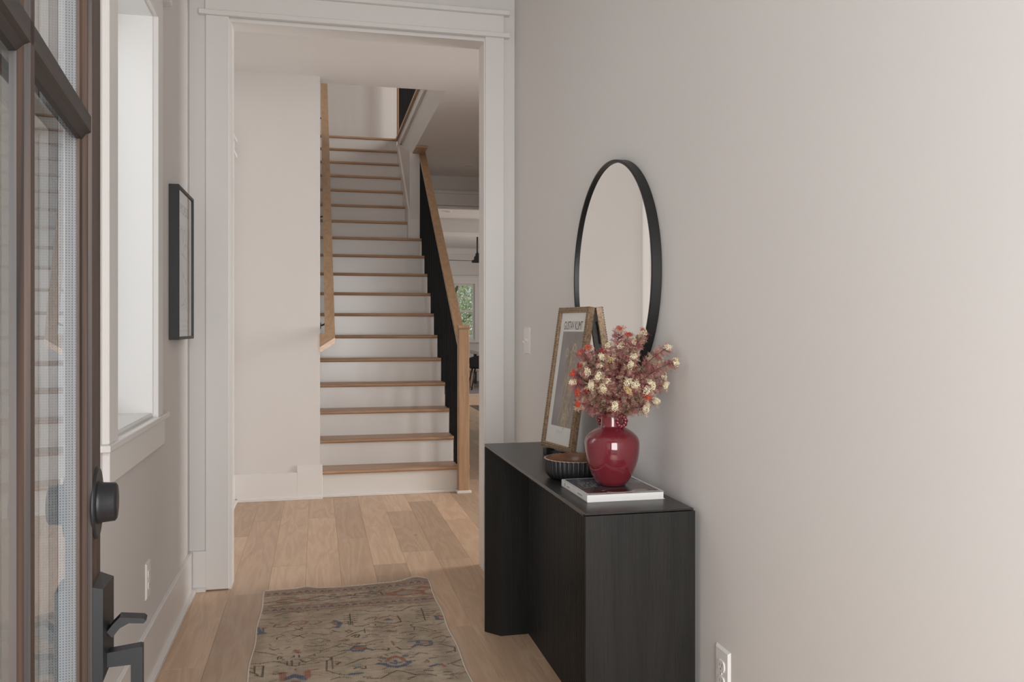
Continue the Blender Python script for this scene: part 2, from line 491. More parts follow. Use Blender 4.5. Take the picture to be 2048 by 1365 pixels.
# end wall with the cased opening
OX0, OX1, OZ = -0.390, 0.808, 2.645
w = MB()
w.box(XL - 0.2, OX0 - 0.012, YE, YB, 0, 3.1); w.box(OX1 + 0.012, XH + 0.12, YE, YB, 0, 3.1); w.box(OX0 - 0.012, OX1 + 0.012, YE, YB, OZ + 0.012, 3.1)
struct('wall_end', w, 'wall', 'white wall around the wide cased opening', 'wall')
jm = MB(); jm.box(OX0 - 0.012, OX0, YE - 0.006, YB + 0.006, 0, OZ); jm.box(OX1, OX1 + 0.012, YE - 0.006, YB + 0.006, 0, OZ); jm.box(OX0 - 0.012, OX1 + 0.012, YE - 0.006, YB + 0.006, OZ, OZ + 0.012)
struct('trim_1', jm, 'trim', 'white jamb lining inside the cased opening', 'trim')
CY = YE - 0.020
def trimbox(n, label, *b, mat='trim', bev=0.0018):
    o = MB().box(*b, b=bev).build('trim_%d' % n, mat); fix_normals(o)
    return tag(o, label, 'trim', kind='structure')
trimbox(2, 'tall white casing board on the left of the opening', -0.502, OX0 - 0.010, CY, YE, 0.006, 2.664)
trimbox(3, 'tall white casing board on the right of the opening', OX1 + 0.006, 0.908, CY, YE, 0.006, 2.664)
trimbox(4, 'thin white fillet strip under the head casing', -0.531, 0.936, CY - 0.016, YE, 2.664, 2.686)
trimbox(5, 'flat white head board above the opening', -0.505, 0.908, CY, YE, 2.686, 2.775)
trimbox(6, 'white cap strip on top of the head casing', -0.531, 0.936, CY - 0.020, YE, 2.775, 2.797)
# hidden back casing of the opening on the hall side
trimbox(7, 'white casing on the hall side of the opening', OX1 + 0.006, 0.91, YB, YB + 0.018, 0.0, 2.664)

def baseboard(name, label, boards):
    """boards: list of boxes for one board with its shoe moulding"""
    m = MB()
    for b_ in boards: m.box(*b_, b=0.002)
    o = m.build('baseboard_' + name, 'trim'); fix_normals(o)
    return tag(o, label, 'baseboard', kind='structure')
baseboard('left', 'tall white baseboard below the foyer window',
          [(XL, XL + 0.016, YF, YE, 0.0, 0.186), (XL + 0.014, XL + 0.034, YF, YE, 0, 0.020)])
baseboard('end', 'short white baseboard piece beside the left casing',
          [(XL + 0.016, -0.500, CY + 0.001, YE, 0.0, 0.186), (XL + 0.03, -0.500, CY - 0.014, CY + 0.004, 0, 0.020)])
baseboard('right', 'white baseboard along the wall behind the console',
          [(XR - 0.010, XR, YF, 1.90, 0.0, 0.186), (XR - 0.010, XR, 3.36, YE, 0.0, 0.186)])

# ---- stair hall
SY = 6.165                                   # face of the stub wall beside the stairs
struct('wall_hall_left', MB().box(XL - 0.12, XL, YB, SY + 0.3, 0, ZC + 0.1), 'wall', 'white hall wall left of the stub wall', 'wall')
w = MB(); w.box(XL - 0.12, 0.020, SY, SY + 0.13, 0, ZC + 0.02); w.box(-0.09, 0.020, SY + 0.1, 11.3, 0, 6.2)
struct('wall_stair_left', w, 'wall', 'plain white wall beside the left of the stairs', 'wall')
baseboard('stair', 'white baseboard stepping up beside the first stair',
          [(XL, -0.140, SY - 0.016, SY, 0, 0.192), (-0.140, 0.036, SY - 0.016, SY, 0, 0.242), (XL, 0.038, SY - 0.032, SY - 0.012, 0, 0.020)])
baseboard('hall', 'white baseboard along the hall left wall', [(XL, XL + 0.016, YB, SY, 0, 0.192), (XL, XL + 0.034, YB, SY, 0, 0.02)])
# door casing on the hall's left wall (its head and cap just show)
tc_ = MB()
tc_.box(XL, XL + 0.020, 5.05, 6.10, 2.415, 2.50, b=0.002); tc_.box(XL, XL + 0.034, 5.02, 6.135, 2.50, 2.522, b=0.002); tc_.box(XL, XL + 0.034, 5.02, 6.135, 2.395, 2.417, b=0.002)
tc_.box(XL, XL + 0.018, 5.98, 6.09, 0.0, 2.40, b=0.002)
o = tc_.build('trim_8', 'trim'); fix_normals(o); tag(o, 'white door casing head on the hall left wall', 'trim', kind='structure')

# ceiling of the hall with the stair well cut out: X 0.02..0.95, Y 6.33..10.35
w = MB()
w.box(XL - 0.12, XH + 0.12, YB, 6.335, ZC, Z2 - 0.03)
w.box(0.95, XH + 0.12, 6.335, 10.04, ZC, Z2 - 0.03)
struct('ceiling_hall', w, 'ceiling', 'white hall ceiling that stops at the stairwell', 'ceiling')
w = MB(); w.box(XH, XH + 0.12, YB, 4.30, 0, 6.2); w.box(XH, XH + 0.12, 5.75, 10.04, 0, 6.2); w.box(XH, XH + 0.12, 4.30, 5.75, 2.45, 6.2)
struct('wall_hall_right', w, 'wall', 'white wall on the right of the stair hall', 'wall')
w = MB(); w.box(XH + 0.12, 5.6, 3.5, 3.6, 0, 2.9); w.box(XH + 0.12, 5.6, 6.4, 6.5, 0, 2.9); w.box(5.5, 5.6, 3.6, 6.4, 0, 2.9); w.box(XH + 0.02, 5.6, 3.5, 6.5, 2.9, 3.0); w.box(5.2, 5.6, 3.5, 6.5, -0.06, 0.0)  # added unseen box that narrows the daylight entering the hall
struct('wall_light_box', w, 'wall', 'unseen white light box added right of the hall', 'wall')
# upstairs shell
struct('wall_upper_back', MB().box(-0.1, XH + 0.12, 10.42, 10.54, 2.9, 6.2), 'wall', 'white wall at the top of the stairs', 'wall')
struct('wall_upper_front', MB().box(-0.1, XH + 0.12, 6.1, 6.22, Z2 - 0.03, 6.2), 'wall', 'upstairs wall above the hall', 'wall')
struct('ceiling_upper', MB().box(-0.2, XH + 0.12, 6.1, 10.6, 6.2, 6.3), 'ceiling', 'upstairs ceiling above the stairwell', 'ceiling')
struct('floor_upper', MB().box(0.955, XH, 6.2, 10.42, Z2 - 0.03, Z2 - 0.004), 'tread', 'oak floor edge of the upstairs gallery', 'floor')
trimbox(9, 'oak nosing along the upstairs gallery edge', 0.902, 0.965, 6.335, 10.06, Z2 - 0.030, Z2, mat='railY')
trimbox(10, 'white fascia board below the gallery nosing', 0.925, 0.952, 6.335, 10.05, 3.335, Z2 - 0.030)
# wall under the gallery, right of the upper steps
w = MB(); w.prism([(8.60, 1.9), (10.42, 1.9), (10.42, ZC + 0.35), (9.9, ZC + 0.35), (8.60, ZC)], 'X', 0.917, 1.022)
struct('wall_stair_right', w, 'wall', 'white wall enclosing the right of the upper steps', 'wall')
struct('wall_stair_side', MB().box(1.0, 1.022, 8.60, 10.04, 0.0, 1.95), 'wall', 'white panel below the enclosed upper steps', 'wall')
sk = MB()
zt = lambda y: 2.324 + 0.782 * (y - 8.48)
sk.prism([(8.595, zt(8.595) - 0.34), (10.05, zt(10.05) - 0.34), (10.05, min(zt(10.05), Z2 - 0.12)), (9.72, zt(9.72)), (8.595, zt(8.595))], 'X', 0.900, 0.918)
o = sk.build('trim_11', 'trim'); fix_normals(o); tag(o, 'sloping white skirt board beside the upper steps', 'trim', kind='structure')
trimbox(12, 'white base trim around the end of the stair wall', 0.905, 1.030, 8.588, 8.60, 2.112, 2.315)
trimbox(13, 'oak plate on the soffit above the handrail', 0.945, 1.062, 8.29, 8.66, ZC - 0.020, ZC - 0.001, mat='railY', bev=0.003)

# ---- stair hall far opening, and the back room behind it
w = MB()
w.box(1.0, 1.12, 9.9, 10.04, 0, ZC); w.box(2.62, XH + 0.1, 9.9, 10.04, 0, ZC); w.box(1.12, 2.62, 9.9, 10.04, 2.64, ZC + 0.02)
struct('wall_hall_far', w, 'wall', 'white wall around the far cased opening', 'wall')
trimbox(14, 'white head casing over the far opening', 1.02, 2.75, 9.876, 9.9, 2.66, 2.80)
trimbox(15, 'white cap strip over the far opening', 1.00, 2.78, 9.858, 9.9, 2.80, 2.835)
trimbox(16, 'white fillet under the far head casing', 1.02, 2.76, 9.866, 9.9, 2.63, 2.655)
w = MB(); w.box(0.9, 1.0, 10.04, 18.9, 0, ZC)
struct('wall_room_left', w, 'wall', 'white left wall of the back room', 'wall')
struct('wall_room_right', MB().box(5.0, 5.1, 10.04, 18.9, 0, ZC), 'wall', 'white right wall of the back room', 'wall')
struct('wall_room_front', MB().box(XH, 5.1, 9.9, 10.04, 0, ZC), 'wall', 'white near wall of the back room', 'wall')
FX0, FX1, FZ0, FZ1 = 2.53, 3.49, 0.955, 2.205
w = MB(); YW = 18.9
w.box(0.9, FX0, YW, YW + 0.15, 0, ZC); w.box(FX1, 5.1, YW, YW + 0.15, 0, ZC); w.box(FX0, FX1, YW, YW + 0.15, 0, FZ0); w.box(FX0, FX1, YW, YW + 0.15, FZ1, ZC)
struct('wall_room_back', w, 'wall', 'white back wall with the far window', 'wall')
w = MB(); w.box(0.9, 5.1, 10.04, 18.9, ZC, ZC + 0.12)
struct('ceiling_room', w, 'ceiling', 'white ceiling of the back room', 'ceiling')
trimbox(17, 'white boxed ceiling beam across the back room', 1.0, 5.0, 13.75, 14.35, 2.785, ZC)
trimbox(18, 'white crown board at the back room ceiling', 1.0, 5.0, YW - 0.03, YW, 2.88, ZC)

# ---- windows
win = thing('window_1', (XL, 2.86, WZ0), 'deep white casement window recess in the left wall', 'window', kind='structure')
P = lambda n, m, *b, bev=0.002: boxobj(n, m, win, *b, bev=bev)
CX = XL + 0.020
P('casing', 'white_gloss', XL, CX, 2.500, WY0 + 0.004, 0.8975, WZ1)
P('casing', 'white_gloss', XL, CX, WY1 + 0.010, 3.325, 0.8975, WZ1)
P('casing', 'white_gloss', XL, CX, 2.500, 3.325, WZ1 + 0.0, 2.43)
P('head_cap', 'white_gloss', XL, XL + 0.045, 2.46, 3.375, 2.424, 2.452)
P('stool', 'white_gloss', XL - 0.03, -0.547, 2.475, 3.425, 0.879, 0.898)
P('apron', 'white_gloss', XL, CX, 2.505, 3.365, 0.785, 0.880)
P('jamb', 'white_gloss', XL - 0.20, XL + 0.004, WY1 - 0.004, WY1 + 0.012, WZ0 - 0.01, WZ1)
P('jamb', 'white_gloss', XL - 0.20, XL + 0.004, WY0 - 0.012, WY0 + 0.004, WZ0 - 0.01, WZ1)
P('jamb', 'white_gloss', XL - 0.20, XL + 0.004, WY0, WY1, WZ1 - 0.006, WZ1 + 0.01)
P('sill', 'white_gloss', XL - 0.20, XL + 0.002, WY0, WY1, WZ0 - 0.012, WZ0 - 0.002)
P('sash', 'white_gloss', XL - 0.20, XL - 0.165, WY0, WY0 + 0.045, WZ0, WZ1)
P('sash', 'white_gloss', XL - 0.20, XL - 0.165, WY1 - 0.045, WY1, WZ0, WZ1)
P('sash', 'white_gloss', XL - 0.20, XL - 0.165, WY0, WY1, WZ0, WZ0 + 0.05)
P('sash', 'white_gloss', XL - 0.20, XL - 0.165, WY0, WY1, WZ1 - 0.045, WZ1)
MB().add([(XL - 0.182, WY0 + 0.04, WZ0 + 0.04), (XL - 0.182, WY1 - 0.04, WZ0 + 0.04), (XL - 0.182, WY1 - 0.04, WZ1 - 0.04), (XL - 0.182, WY0 + 0.04, WZ1 - 0.04)], [(0, 1, 2, 3)]).build('pane', 'glass', win)

win = thing('window_2', ((FX0 + FX1) / 2, YW, FZ0), 'far white sash window showing green trees', 'window', kind='structure')
P('casing', 'trim', FX0 - 0.11, FX0, YW - 0.022, YW, FZ0 - 0.06, FZ1); P('casing', 'trim', FX1, FX1 + 0.11, YW - 0.022, YW, FZ0 - 0.06, FZ1)
P('head_casing', 'trim', FX0 - 0.11, FX1 + 0.11, YW - 0.024, YW, FZ1, FZ1 + 0.16); P('head_cap', 'trim', FX0 - 0.14, FX1 + 0.14, YW - 0.045, YW, FZ1 + 0.16, FZ1 + 0.185)
P('stool', 'trim', FX0 - 0.14, FX1 + 0.14, YW - 0.05, YW, FZ0 - 0.085, FZ0 - 0.05)
zm = 1.585
for (x0, x1, z0, z1) in ((FX0, FX0 + 0.04, FZ0, FZ1), (FX1 - 0.04, FX1, FZ0, FZ1), (FX0, FX1, FZ0, FZ0 + 0.05), (FX0, FX1, FZ1 - 0.04, FZ1), (FX0, FX1, zm - 0.022, zm + 0.022)):
    vert = (z1 - z0) > 1
    P('sash', 'trim', x0 if vert else x0 + 0.038, x1 if vert else x1 - 0.038, YW + 0.03 + (0 if vert else 0.001), YW + 0.07, z0 if not vert else z0 + 0.001, z1 if not vert else z1 - 0.001)
for x in (2.835, 3.135): P('muntin', 'trim', x - 0.009, x + 0.009, YW + 0.04, YW + 0.06, zm if x > 3 else FZ0, FZ1)
P('muntin', 'trim', FX0, FX1, YW + 0.04, YW + 0.06, 1.900, 1.918); P('muntin', 'trim', FX0, FX1, YW + 0.04, YW + 0.06, 1.262, 1.280)
MB().add([(FX0, YW + 0.05, FZ0), (FX1, YW + 0.05, FZ0), (FX1, YW + 0.05, FZ1), (FX0, YW + 0.05, FZ1)], [(0, 1, 2, 3)]).build('pane', 'glass', win)

# ---- front door, opened into the foyer
door = thing('door_1', (0, 0, 0), 'dark stained wooden front door with divided glass, standing open', 'door', kind='structure')
DA = R(6.0)
P0 = Vector((-0.255, 1.085, 0))
door.matrix_world = Matrix.Translation(P0) @ Matrix.Rotation(DA, 4, 'Z')
# local: +Y runs to the lock edge, +X is the outside face (towards the hall), face at x = 0; lock at y = 0
T = 0.045
D = lambda n, m, *b, bev=0.002: lboxobj(n, m, door, *b, bev=bev)
YH, YL_ = -0.89, 0.035
gy0, gy1, gz0, gz1 = YH + 0.10, -0.036, 0.30, 2.30
D('stile', 'door_wood', -T, 0, gy1, YL_, 0.01, 2.40); D('stile', 'door_wood', -T, 0, YH, gy0, 0.01, 2.40)
D('rail', 'door_woodY', -T, 0, gy0, gy1, 0.01, gz0); D('rail', 'door_woodY', -T, 0, gy0, gy1, gz1, 2.40)
# moulded sticking around the lites: stepped bevels
def sticking(y, sgn):
    pr = [(0.0, 0.0), (-0.004, 0.002), (-0.004, 0.005), (-0.009, 0.009), (-0.011, 0.014), (-0.014, 0.014), (-0.014, 0.0)]
    m = MB(); m.prism([(x, y + sgn * t) for x, t in pr], 'Z', gz0, gz1)
    return fix_normals(m.build('sticking', 'door_wood', door, local=True))
sticking(gy1, -1); sticking(gy0, 1)
def bar_prof(c, hw):
    return [(-0.001, c - hw * 0.45), (-0.001, c + hw * 0.45), (-0.005, c + hw * 0.6), (-0.009, c + hw * 0.95), (-0.014, c + hw), (-0.014, c - hw), (-0.009, c - hw * 0.95), (-0.005, c - hw * 0.6)]
mun_y = (-0.352, -0.57)
for c in mun_y:
    m = MB(); m.prism(bar_prof(c, 0.017), 'Z', gz0, gz1); fix_normals(m.build('muntin', 'door_wood', door, local=True))
    m = MB(); m.box(-T + 0.003, -0.034, c - 0.014, c + 0.014, gz0, gz1, b=0.003); fix_normals(m.build('muntin', 'door_wood', door, local=True))
for zc_ in (1.452, ):
    m = MB(); m.prism([(x, z) for x, z in bar_prof(zc_, 0.020)], 'Y', gy0, gy1); fix_normals(m.build('muntin', 'door_woodY', door, local=True))
    m = MB(); m.box(-T + 0.003, -0.034, gy0, gy1, zc_ - 0.015, zc_ + 0.015, b=0.003); fix_normals(m.build('muntin', 'door_woodY', door, local=True))
for xg in (-0.0140, -0.0330):
    MB().add([(xg, gy0, gz0), (xg, gy1, gz0), (xg, gy1, gz1), (xg, gy0, gz1)], [(0, 1, 2, 3)]).build('glass_pane', 'glass', door, local=True)
# perforated spacer bar between the two panes
ys = gy1 - 0.012
for (y0, y1) in ((ys, ys + 0.004), (gy0 + 0.006, gy0 + 0.010)):
    lboxobj('spacer_bar', 'spacer', door, -0.0326, -0.0144, y0, y1, gz0, gz1, bev=0)
# lock set
def ring_x(m, y, z, prof, n=40):
    vs = []; fs = []
    for (x, r) in prof:
        for i in range(n):
            t = 2 * math.pi * i / n; vs.append((x, y + r * math.cos(t), z + r * math.sin(t)))
    for k in range(len(prof) - 1):
        for i in range(n):
            j = (i + 1) % n; fs.append((k * n + i, k * n + j, (k + 1) * n + j, (k + 1) * n + i))
    m.add(vs, fs, True); m.add([vs[-n + i] for i in range(n)], [tuple(range(n))])
    return m
ZB, ZH = 1.012, 0.866
m = MB(); ring_x(m, 0, ZB, [(0, 0.0425), (0.0015, 0.0425), (0.003, 0.040)]); fix_normals(m.build('deadbolt_rose', 'hardware', door, local=True))
m = MB(); ring_x(m, 0, ZB, [(0.002, 0.0250), (0.006, 0.0250), (0.007, 0.0235), (0.0205, 0.0225), (0.0225, 0.020), (0.0230, 0.012)]); fix_normals(m.build('deadbolt_cylinder', 'hardware', door, local=True))
m = MB(); m.add([(0, -0.034, ZH - 0.058), (0, 0.034, ZH - 0.058), (0, 0.034, ZH + 0.055), (0, -0.034, ZH + 0.055),
                 (0.011, -0.034, ZH - 0.055), (0.015, 0.034, ZH - 0.050), (0.015, 0.034, ZH + 0.048), (0.011, -0.034, ZH + 0.052)],
                [(0, 3, 2, 1), (4, 5, 6, 7), (0, 1, 5, 4), (1, 2, 6, 5), (2, 3, 7, 6), (3, 0, 4, 7)])
fix_normals(m.build('handle_plate', 'hardware', door, local=True))
m = MB(); m.prism([(0.012, ZH - 0.006), (0.018, ZH + 0.002), (0.026, ZH + 0.010), (0.052, ZH + 0.006), (0.055, ZH + 0.003), (0.052, ZH + 0.0), (0.036, ZH + 0.002), (0.026, ZH - 0.003), (0.018, ZH - 0.013)], 'Y', -0.010, 0.010)
fix_normals(m.build('thumb_latch', 'hardware', door, local=True))
m = MB()
m.prism([(0.012, ZH - 0.031), (0.012, ZH - 0.048), (0.038, ZH - 0.048), (0.038, ZH - 0.30), (0.010, ZH - 0.30), (0.010, ZH - 0.318), (0.051, ZH - 0.318), (0.051, ZH - 0.029), (0.048, ZH - 0.028)], 'Y', -0.009, 0.009)
fix_normals(m.build('pull_handle', 'hardware', door, local=True))

# ================================================================== STAIRCASE
stair = thing('staircase', (0.53, S0, 0), 'white staircase with oak treads climbing beyond the opening', 'staircase')
for k in range(1, 19):
    yk = S0 + RUN * (k - 1); z = RISE * k
    x1 = 1.036 if k <= 11 else 0.917
    if k == 1: x1 = 1.012
    back = yk + RUN + 0.03 if k < 18 else 10.42
    m = MB()
    # rounded nosing
    t = 0.027; n = [(yk + 0.013 - 0.013 * math.sin(a), z - t / 2 + (t / 2) * math.cos(a)) for a in [math.pi * q / 6 for q in range(7)]]
    m.prism([(back, z)] + n + [(back, z - t)], 'X', 0.021, x1)
    fix_normals(m.build('tread', 'tread', stair))
    if k == 1:
        m = MB(); m.box(1.012, 1.112, yk + 0.05, back, z - t, z, b=0.004); fix_normals(m.build('tread_end', 'tread', stair))
    rx1 = 1.012 if k <= 11 else 0.917
    boxobj('riser', 'riser', stair, 0.021, rx1, yk + 0.026, yk + 0.040, RISE * (k - 1), z - t, bev=0)
# saw-tooth stringer closing the open side
pts = [(S0 + 0.04, 0.0)]
for k in range(1, 12):
    yk = S0 + RUN * (k - 1)
    pts += [(yk + 0.04, RISE * k - 0.027), (yk + RUN + 0.04, RISE * k - 0.027)]
pts += [(8.70, 0.0)]
m = MB(); m.prism(pts, 'X', 1.000, 1.020); m_ = m.build('stringer', 'trim', stair); fix_normals(m_)
boxobj('shoe_moulding', 'trim', stair, 0.036, 1.012, S0 + 0.008, S0 + 0.027, 0, 0.020, bev=0.003)

rail = thing('stair_railing', (1.05, 6.16, 0), 'oak newel and handrail with slim black balusters right of the stairs', 'railing')
boxobj('newel_post', 'rail', rail, 1.012, 1.090, 6.118, 6.196, 0.018, 1.205, bev=0.003)
boxobj('newel_neck', 'rail', rail, 1.019, 1.083, 6.125, 6.189, 1.203, 1.215, bev=0.0)
boxobj('newel_cap', 'rail', rail, 1.008, 1.094, 6.114, 6.200, 1.213, 1.236, bev=0.003)
boxobj('newel_shoe', 'trim', rail, 0.998, 1.104, 6.104, 6.21, 0.0, 0.020, bev=0.003)
zr = lambda y: 1.24 + 0.78 * (y - 6.332)
m = MB(); m.prism([(6.196, zr(6.196) - 0.048), (6.196, zr(6.196)), (8.60, zr(8.60)), (8.60, zr(8.60) - 0.048)], 'X', 1.012, 1.078)
fix_normals(m.build('handrail', 'railY', rail))
for k in range(1, 12):
    yk = S0 + RUN * (k - 1)
    for j in range(3):
        y = yk + 0.045 + j * RUN / 3
        if y < 6.23 or y > 8.57: continue
        lo = RISE * k if not (k == 11 and y > 8.66) else RISE * 11
        boxobj('baluster', 'baluster', rail, 1.016, 1.032, y - 0.008, y + 0.008, lo, zr(y) - 0.03, bev=0)

gal = thing('gallery_railing', (0.945, 8.2, Z2), 'black balusters with an oak post along the upstairs gallery edge', 'railing')
boxobj('half_newel', 'rail', gal, 0.918, 0.957, 10.00, 10.055, Z2, 4.50, bev=0.003)
y = 9.95
while y > 6.45:
    boxobj('baluster', 'baluster', gal, 0.935, 0.951, y - 0.008, y + 0.008, Z2, 4.36, bev=0)
    y -= 0.095
boxobj('handrail', 'railY', gal, 0.915, 0.975, 6.34, 10.0, 4.36, 4.41, bev=0.004)

wr = thing('wall_handrail', (0.09, 6.1, 1.15), 'flat oak handrail on black brackets on the stair left wall', 'handrail')
A = Vector((0.122, 6.06, 1.148)); B_ = Vector((0.106, 9.45, 3.945)); wd = 0.070; th = 0.030
nrm = Vector((0, -0.64, 0.77)) * -1
def off(p): return tuple(p + Vector((0, 0, -th * 1.3)))
a0, a1 = A, A + Vector((-wd, 0.03, 0.026)); b1, b0 = B_ + Vector((-wd, 0, 0)), B_
c0 = A + Vector((-0.105, -0.075, -0.066)); c1 = A + Vector((-0.105, 0.03, 0.026))
top = [tuple(p) for p in (a0, b0, b1, a1)]
m = MB(); m.add(top + [off(Vector(p)) for p in top], [(0, 1, 2, 3), (7, 6, 5, 4), (0, 4, 5, 1), (1, 5, 6, 2), (2, 6, 7, 3), (3, 7, 4, 0)])
fix_normals(m.build('rail', 'railY', wr))
top = [tuple(p) for p in (a0, a1, c1, c0)]
m = MB(); m.add(top + [off(Vector(p)) for p in top], [(0, 1, 2, 3), (7, 6, 5, 4), (0, 4, 5, 1), (1, 5, 6, 2), (2, 6, 7, 3), (3, 7, 4, 0)])
fix_normals(m.build('rail_return', 'railY', wr))
for yb in (6.30, 7.43, 8.88):
    zb = 1.148 + (yb - 6.06) * 0.825
    m = MB(); m.tube([(0.021, yb - 0.02, zb - 0.115), (0.05, yb - 0.01, zb - 0.105), (0.075, yb, zb - 0.075), (0.082, yb, zb - 0.035)], 0.0065, 8)
    m.tube([(0.0205, yb - 0.02, zb - 0.115), (0.026, yb - 0.02, zb - 0.115)], 0.022, 16)
    fix_normals(m.build('bracket', 'black_metal', wr))

# ================================================================== FITTINGS ON THE WALLS
def outlet(x, yc, zc_, sgn, label):
    """duplex outlet on a wall at x, facing sgn along X"""
    t = thing('wall_outlet', (x, yc, zc_), label, 'outlet')
    f = lambda d: x + sgn * d
    m = MB(); e = 0.006
    vs = [(f(0), yc - 0.0365, zc_ - 0.0635), (f(0), yc + 0.0365, zc_ - 0.0635), (f(0), yc + 0.0365, zc_ + 0.0635), (f(0), yc - 0.0365, zc_ + 0.0635)]
    vs += [(f(0.006), yc - 0.0365 + e, zc_ - 0.0635 + e), (f(0.006), yc + 0.0365 - e, zc_ - 0.0635 + e), (f(0.006), yc + 0.0365 - e, zc_ + 0.0635 - e), (f(0.006), yc - 0.0365 + e, zc_ + 0.0635 - e)]
    m.add(vs, [(0, 1, 2, 3), (4, 5, 6, 7), (0, 1, 5, 4), (1, 2, 6, 5), (2, 3, 7, 6), (3, 0, 4, 7)])
    fix_normals(m.build('cover_plate', 'plate', t))
    for dz in (0.0195, -0.0195):
        n = 24; pr = []
        for i in range(n):
            a = 2 * math.pi * i / n
            pr.append((yc + 0.0172 * math.cos(a), zc_ + dz + max(-0.0135, min(0.0135, 0.0172 * math.sin(a)))))
        rc = fix_normals(MB().prism(pr, 'X', f(0.004), f(0.0085)).build('receptacle', 'plate', t))
        s = MB(); s.box(f(0.0084), f(0.0088), yc - 0.0075, yc - 0.0055, zc_ + dz - 0.001, zc_ + dz + 0.007); s.box(f(0.0084), f(0.0088), yc + 0.0055, yc + 0.0075, zc_ + dz - 0.001, zc_ + dz + 0.006); s.box(f(0.0084), f(0.0088), yc - 0.002, yc + 0.002, zc_ + dz - 0.009, zc_ + dz - 0.005)
        so = fix_normals(s.build('slots', 'slot', rc))
        so.location = (-x, -yc, -zc_)
    m = MB(); m.tube([(f(0.005), yc, zc_), (f(0.0072), yc, zc_)], 0.003, 12); fix_normals(m.build('screw', 'plate', t))
    return t
outlet(XR, 1.888, 0.375, -1, 'white wall outlet low on the right wall near the console')
outlet(XL, 3.134, 0.345, 1, 'white wall outlet low on the left wall below the window')
sw = thing('light_switch', (XR, 3.838, 1.156), 'white toggle light switch plate beside the right casing', 'light switch')
m = MB(); y0, y1, z0, z1, e = 3.768, 3.908, 1.092, 1.220, 0.006
y0, y1 = 3.80, 3.915
vs = [(XR, y0, z0), (XR, y1, z0), (XR, y1, z1), (XR, y0, z1), (XR - 0.006, y0 + e, z0 + e), (XR - 0.006, y1 - e, z0 + e), (XR - 0.006, y1 - e, z1 - e), (XR - 0.006, y0 + e, z1 - e)]
m.add(vs, [(0, 1, 2, 3), (4, 5, 6, 7), (0, 1, 5, 4), (1, 2, 6, 5), (2, 3, 7, 6), (3, 0, 4, 7)]); fix_normals(m.build('cover_plate', 'plate', sw))
for yc, dz in ((3.835, 0.006), (3.880, -0.006)):
    m = MB(); m.prism([(XR - 0.005, 1.150), (XR - 0.005, 1.164), (XR - 0.020, 1.157 + dz + 0.004), (XR - 0.020, 1.157 + dz - 0.004)], 'Y', yc - 0.005, yc + 0.005)
    fix_normals(m.build('toggle', 'plate', sw))

for (x, yy, lab, r_) in ((1.63, 9.19, 'small round ceiling fixture in the dim hall', 0.075), (1.95, 12.9, 'small round recessed light in the back room ceiling', 0.075)):
    t = thing('recessed_light', (x, yy, ZC), lab, 'ceiling light')
    m = MB(); m.lathe([(r_, ZC), (r_ * 0.97, ZC - 0.006), (r_ * 0.72, ZC - 0.008), (r_ * 0.70, ZC - 0.003)], (x, yy), 32); fix_normals(m.build('trim_ring', 'trim', t))
    m = MB(); m.disc((x, yy, ZC - 0.003), r_ * 0.70, 32, -1); m.build('lens', 'lamp_glass', t)

# ---- round mirror
MY, MZ, MR = 2.645, 1.388, 0.380
mir = thing('round_mirror', (XR, MY, MZ), 'large round mirror in a thin black frame on the right wall', 'mirror')
m = MB(); n = 128
def circ(r, x): return [(x, MY + r * math.cos(2 * math.pi * i / n), MZ + r * math.sin(2 * math.pi * i / n)) for i in range(n)]
loops = [circ(MR, XR - 0.0005), circ(MR, XR - 0.029), circ(MR - 0.002, XR - 0.031), circ(MR - 0.0075, XR - 0.031), circ(MR - 0.009, XR - 0.029), circ(MR - 0.009, XR - 0.0005)]
vs = [p for l in loops for p in l]
fs = [(a * n + i, a * n + (i + 1) % n, (a + 1) * n + (i + 1) % n, (a + 1) * n + i) for a in range(5) for i in range(n)]
m.add(vs, fs, False); fix_normals(m.build('frame', 'frame_black', mir))
m = MB(); m.add(circ(MR - 0.0085, XR - 0.0215), [tuple(reversed(range(n)))]); m.build('mirror_glass', 'mirror', mir)

# ---- framed print on the left wall
fp = thing('framed_print', (XL, 3.775, 1.17), 'black framed line drawing poster on the left wall', 'picture')
FYa, FYb, FZa, FZb, FXf = 3.570, 3.984, 1.170, 1.791, -0.536
fw = 0.012
for b_ in ((FYa, FYa + fw, FZa, FZb), (FYb - fw, FYb, FZa, FZb), (FYa + fw, FYb - fw, FZa, FZa + fw), (FYa + fw, FYb - fw, FZb - fw, FZb)):
    boxobj('frame_side', 'frame_black', fp, XL + 0.001, FXf, *b_, bev=0.001)
H_, W_ = 160, 100
def blank(h, w, c): return np.ones((h, w, 3)) * np.array(c)
def stroke(img, pts, wd, col, alpha=1.0, sx=1.0, sy=1.0):
    h, w, _ = img.shape
    yy, xx = np.mgrid[0:h, 0:w]
    X = xx / (w - 1) * sx; Y = yy / (h - 1) * sy
    for (ax, ay), (bx, by) in zip(pts[:-1], pts[1:]):
        dx, dy = bx - ax, by - ay; l2 = dx * dx + dy * dy + 1e-12
        t = np.clip(((X - ax) * dx + (Y - ay) * dy) / l2, 0, 1)
        d = np.hypot(X - ax - t * dx, Y - ay - t * dy)
        k = np.clip((wd - d) / (wd * 0.5), 0, 1)[..., None] * alpha
        img[:] = img * (1 - k) + np.array(col) * k
img = blank(H_, W_, (0.66, 0.65, 0.63))
img[30:124, 10:90] *= 0.90
ink = (0.20, 0.18, 0.17)
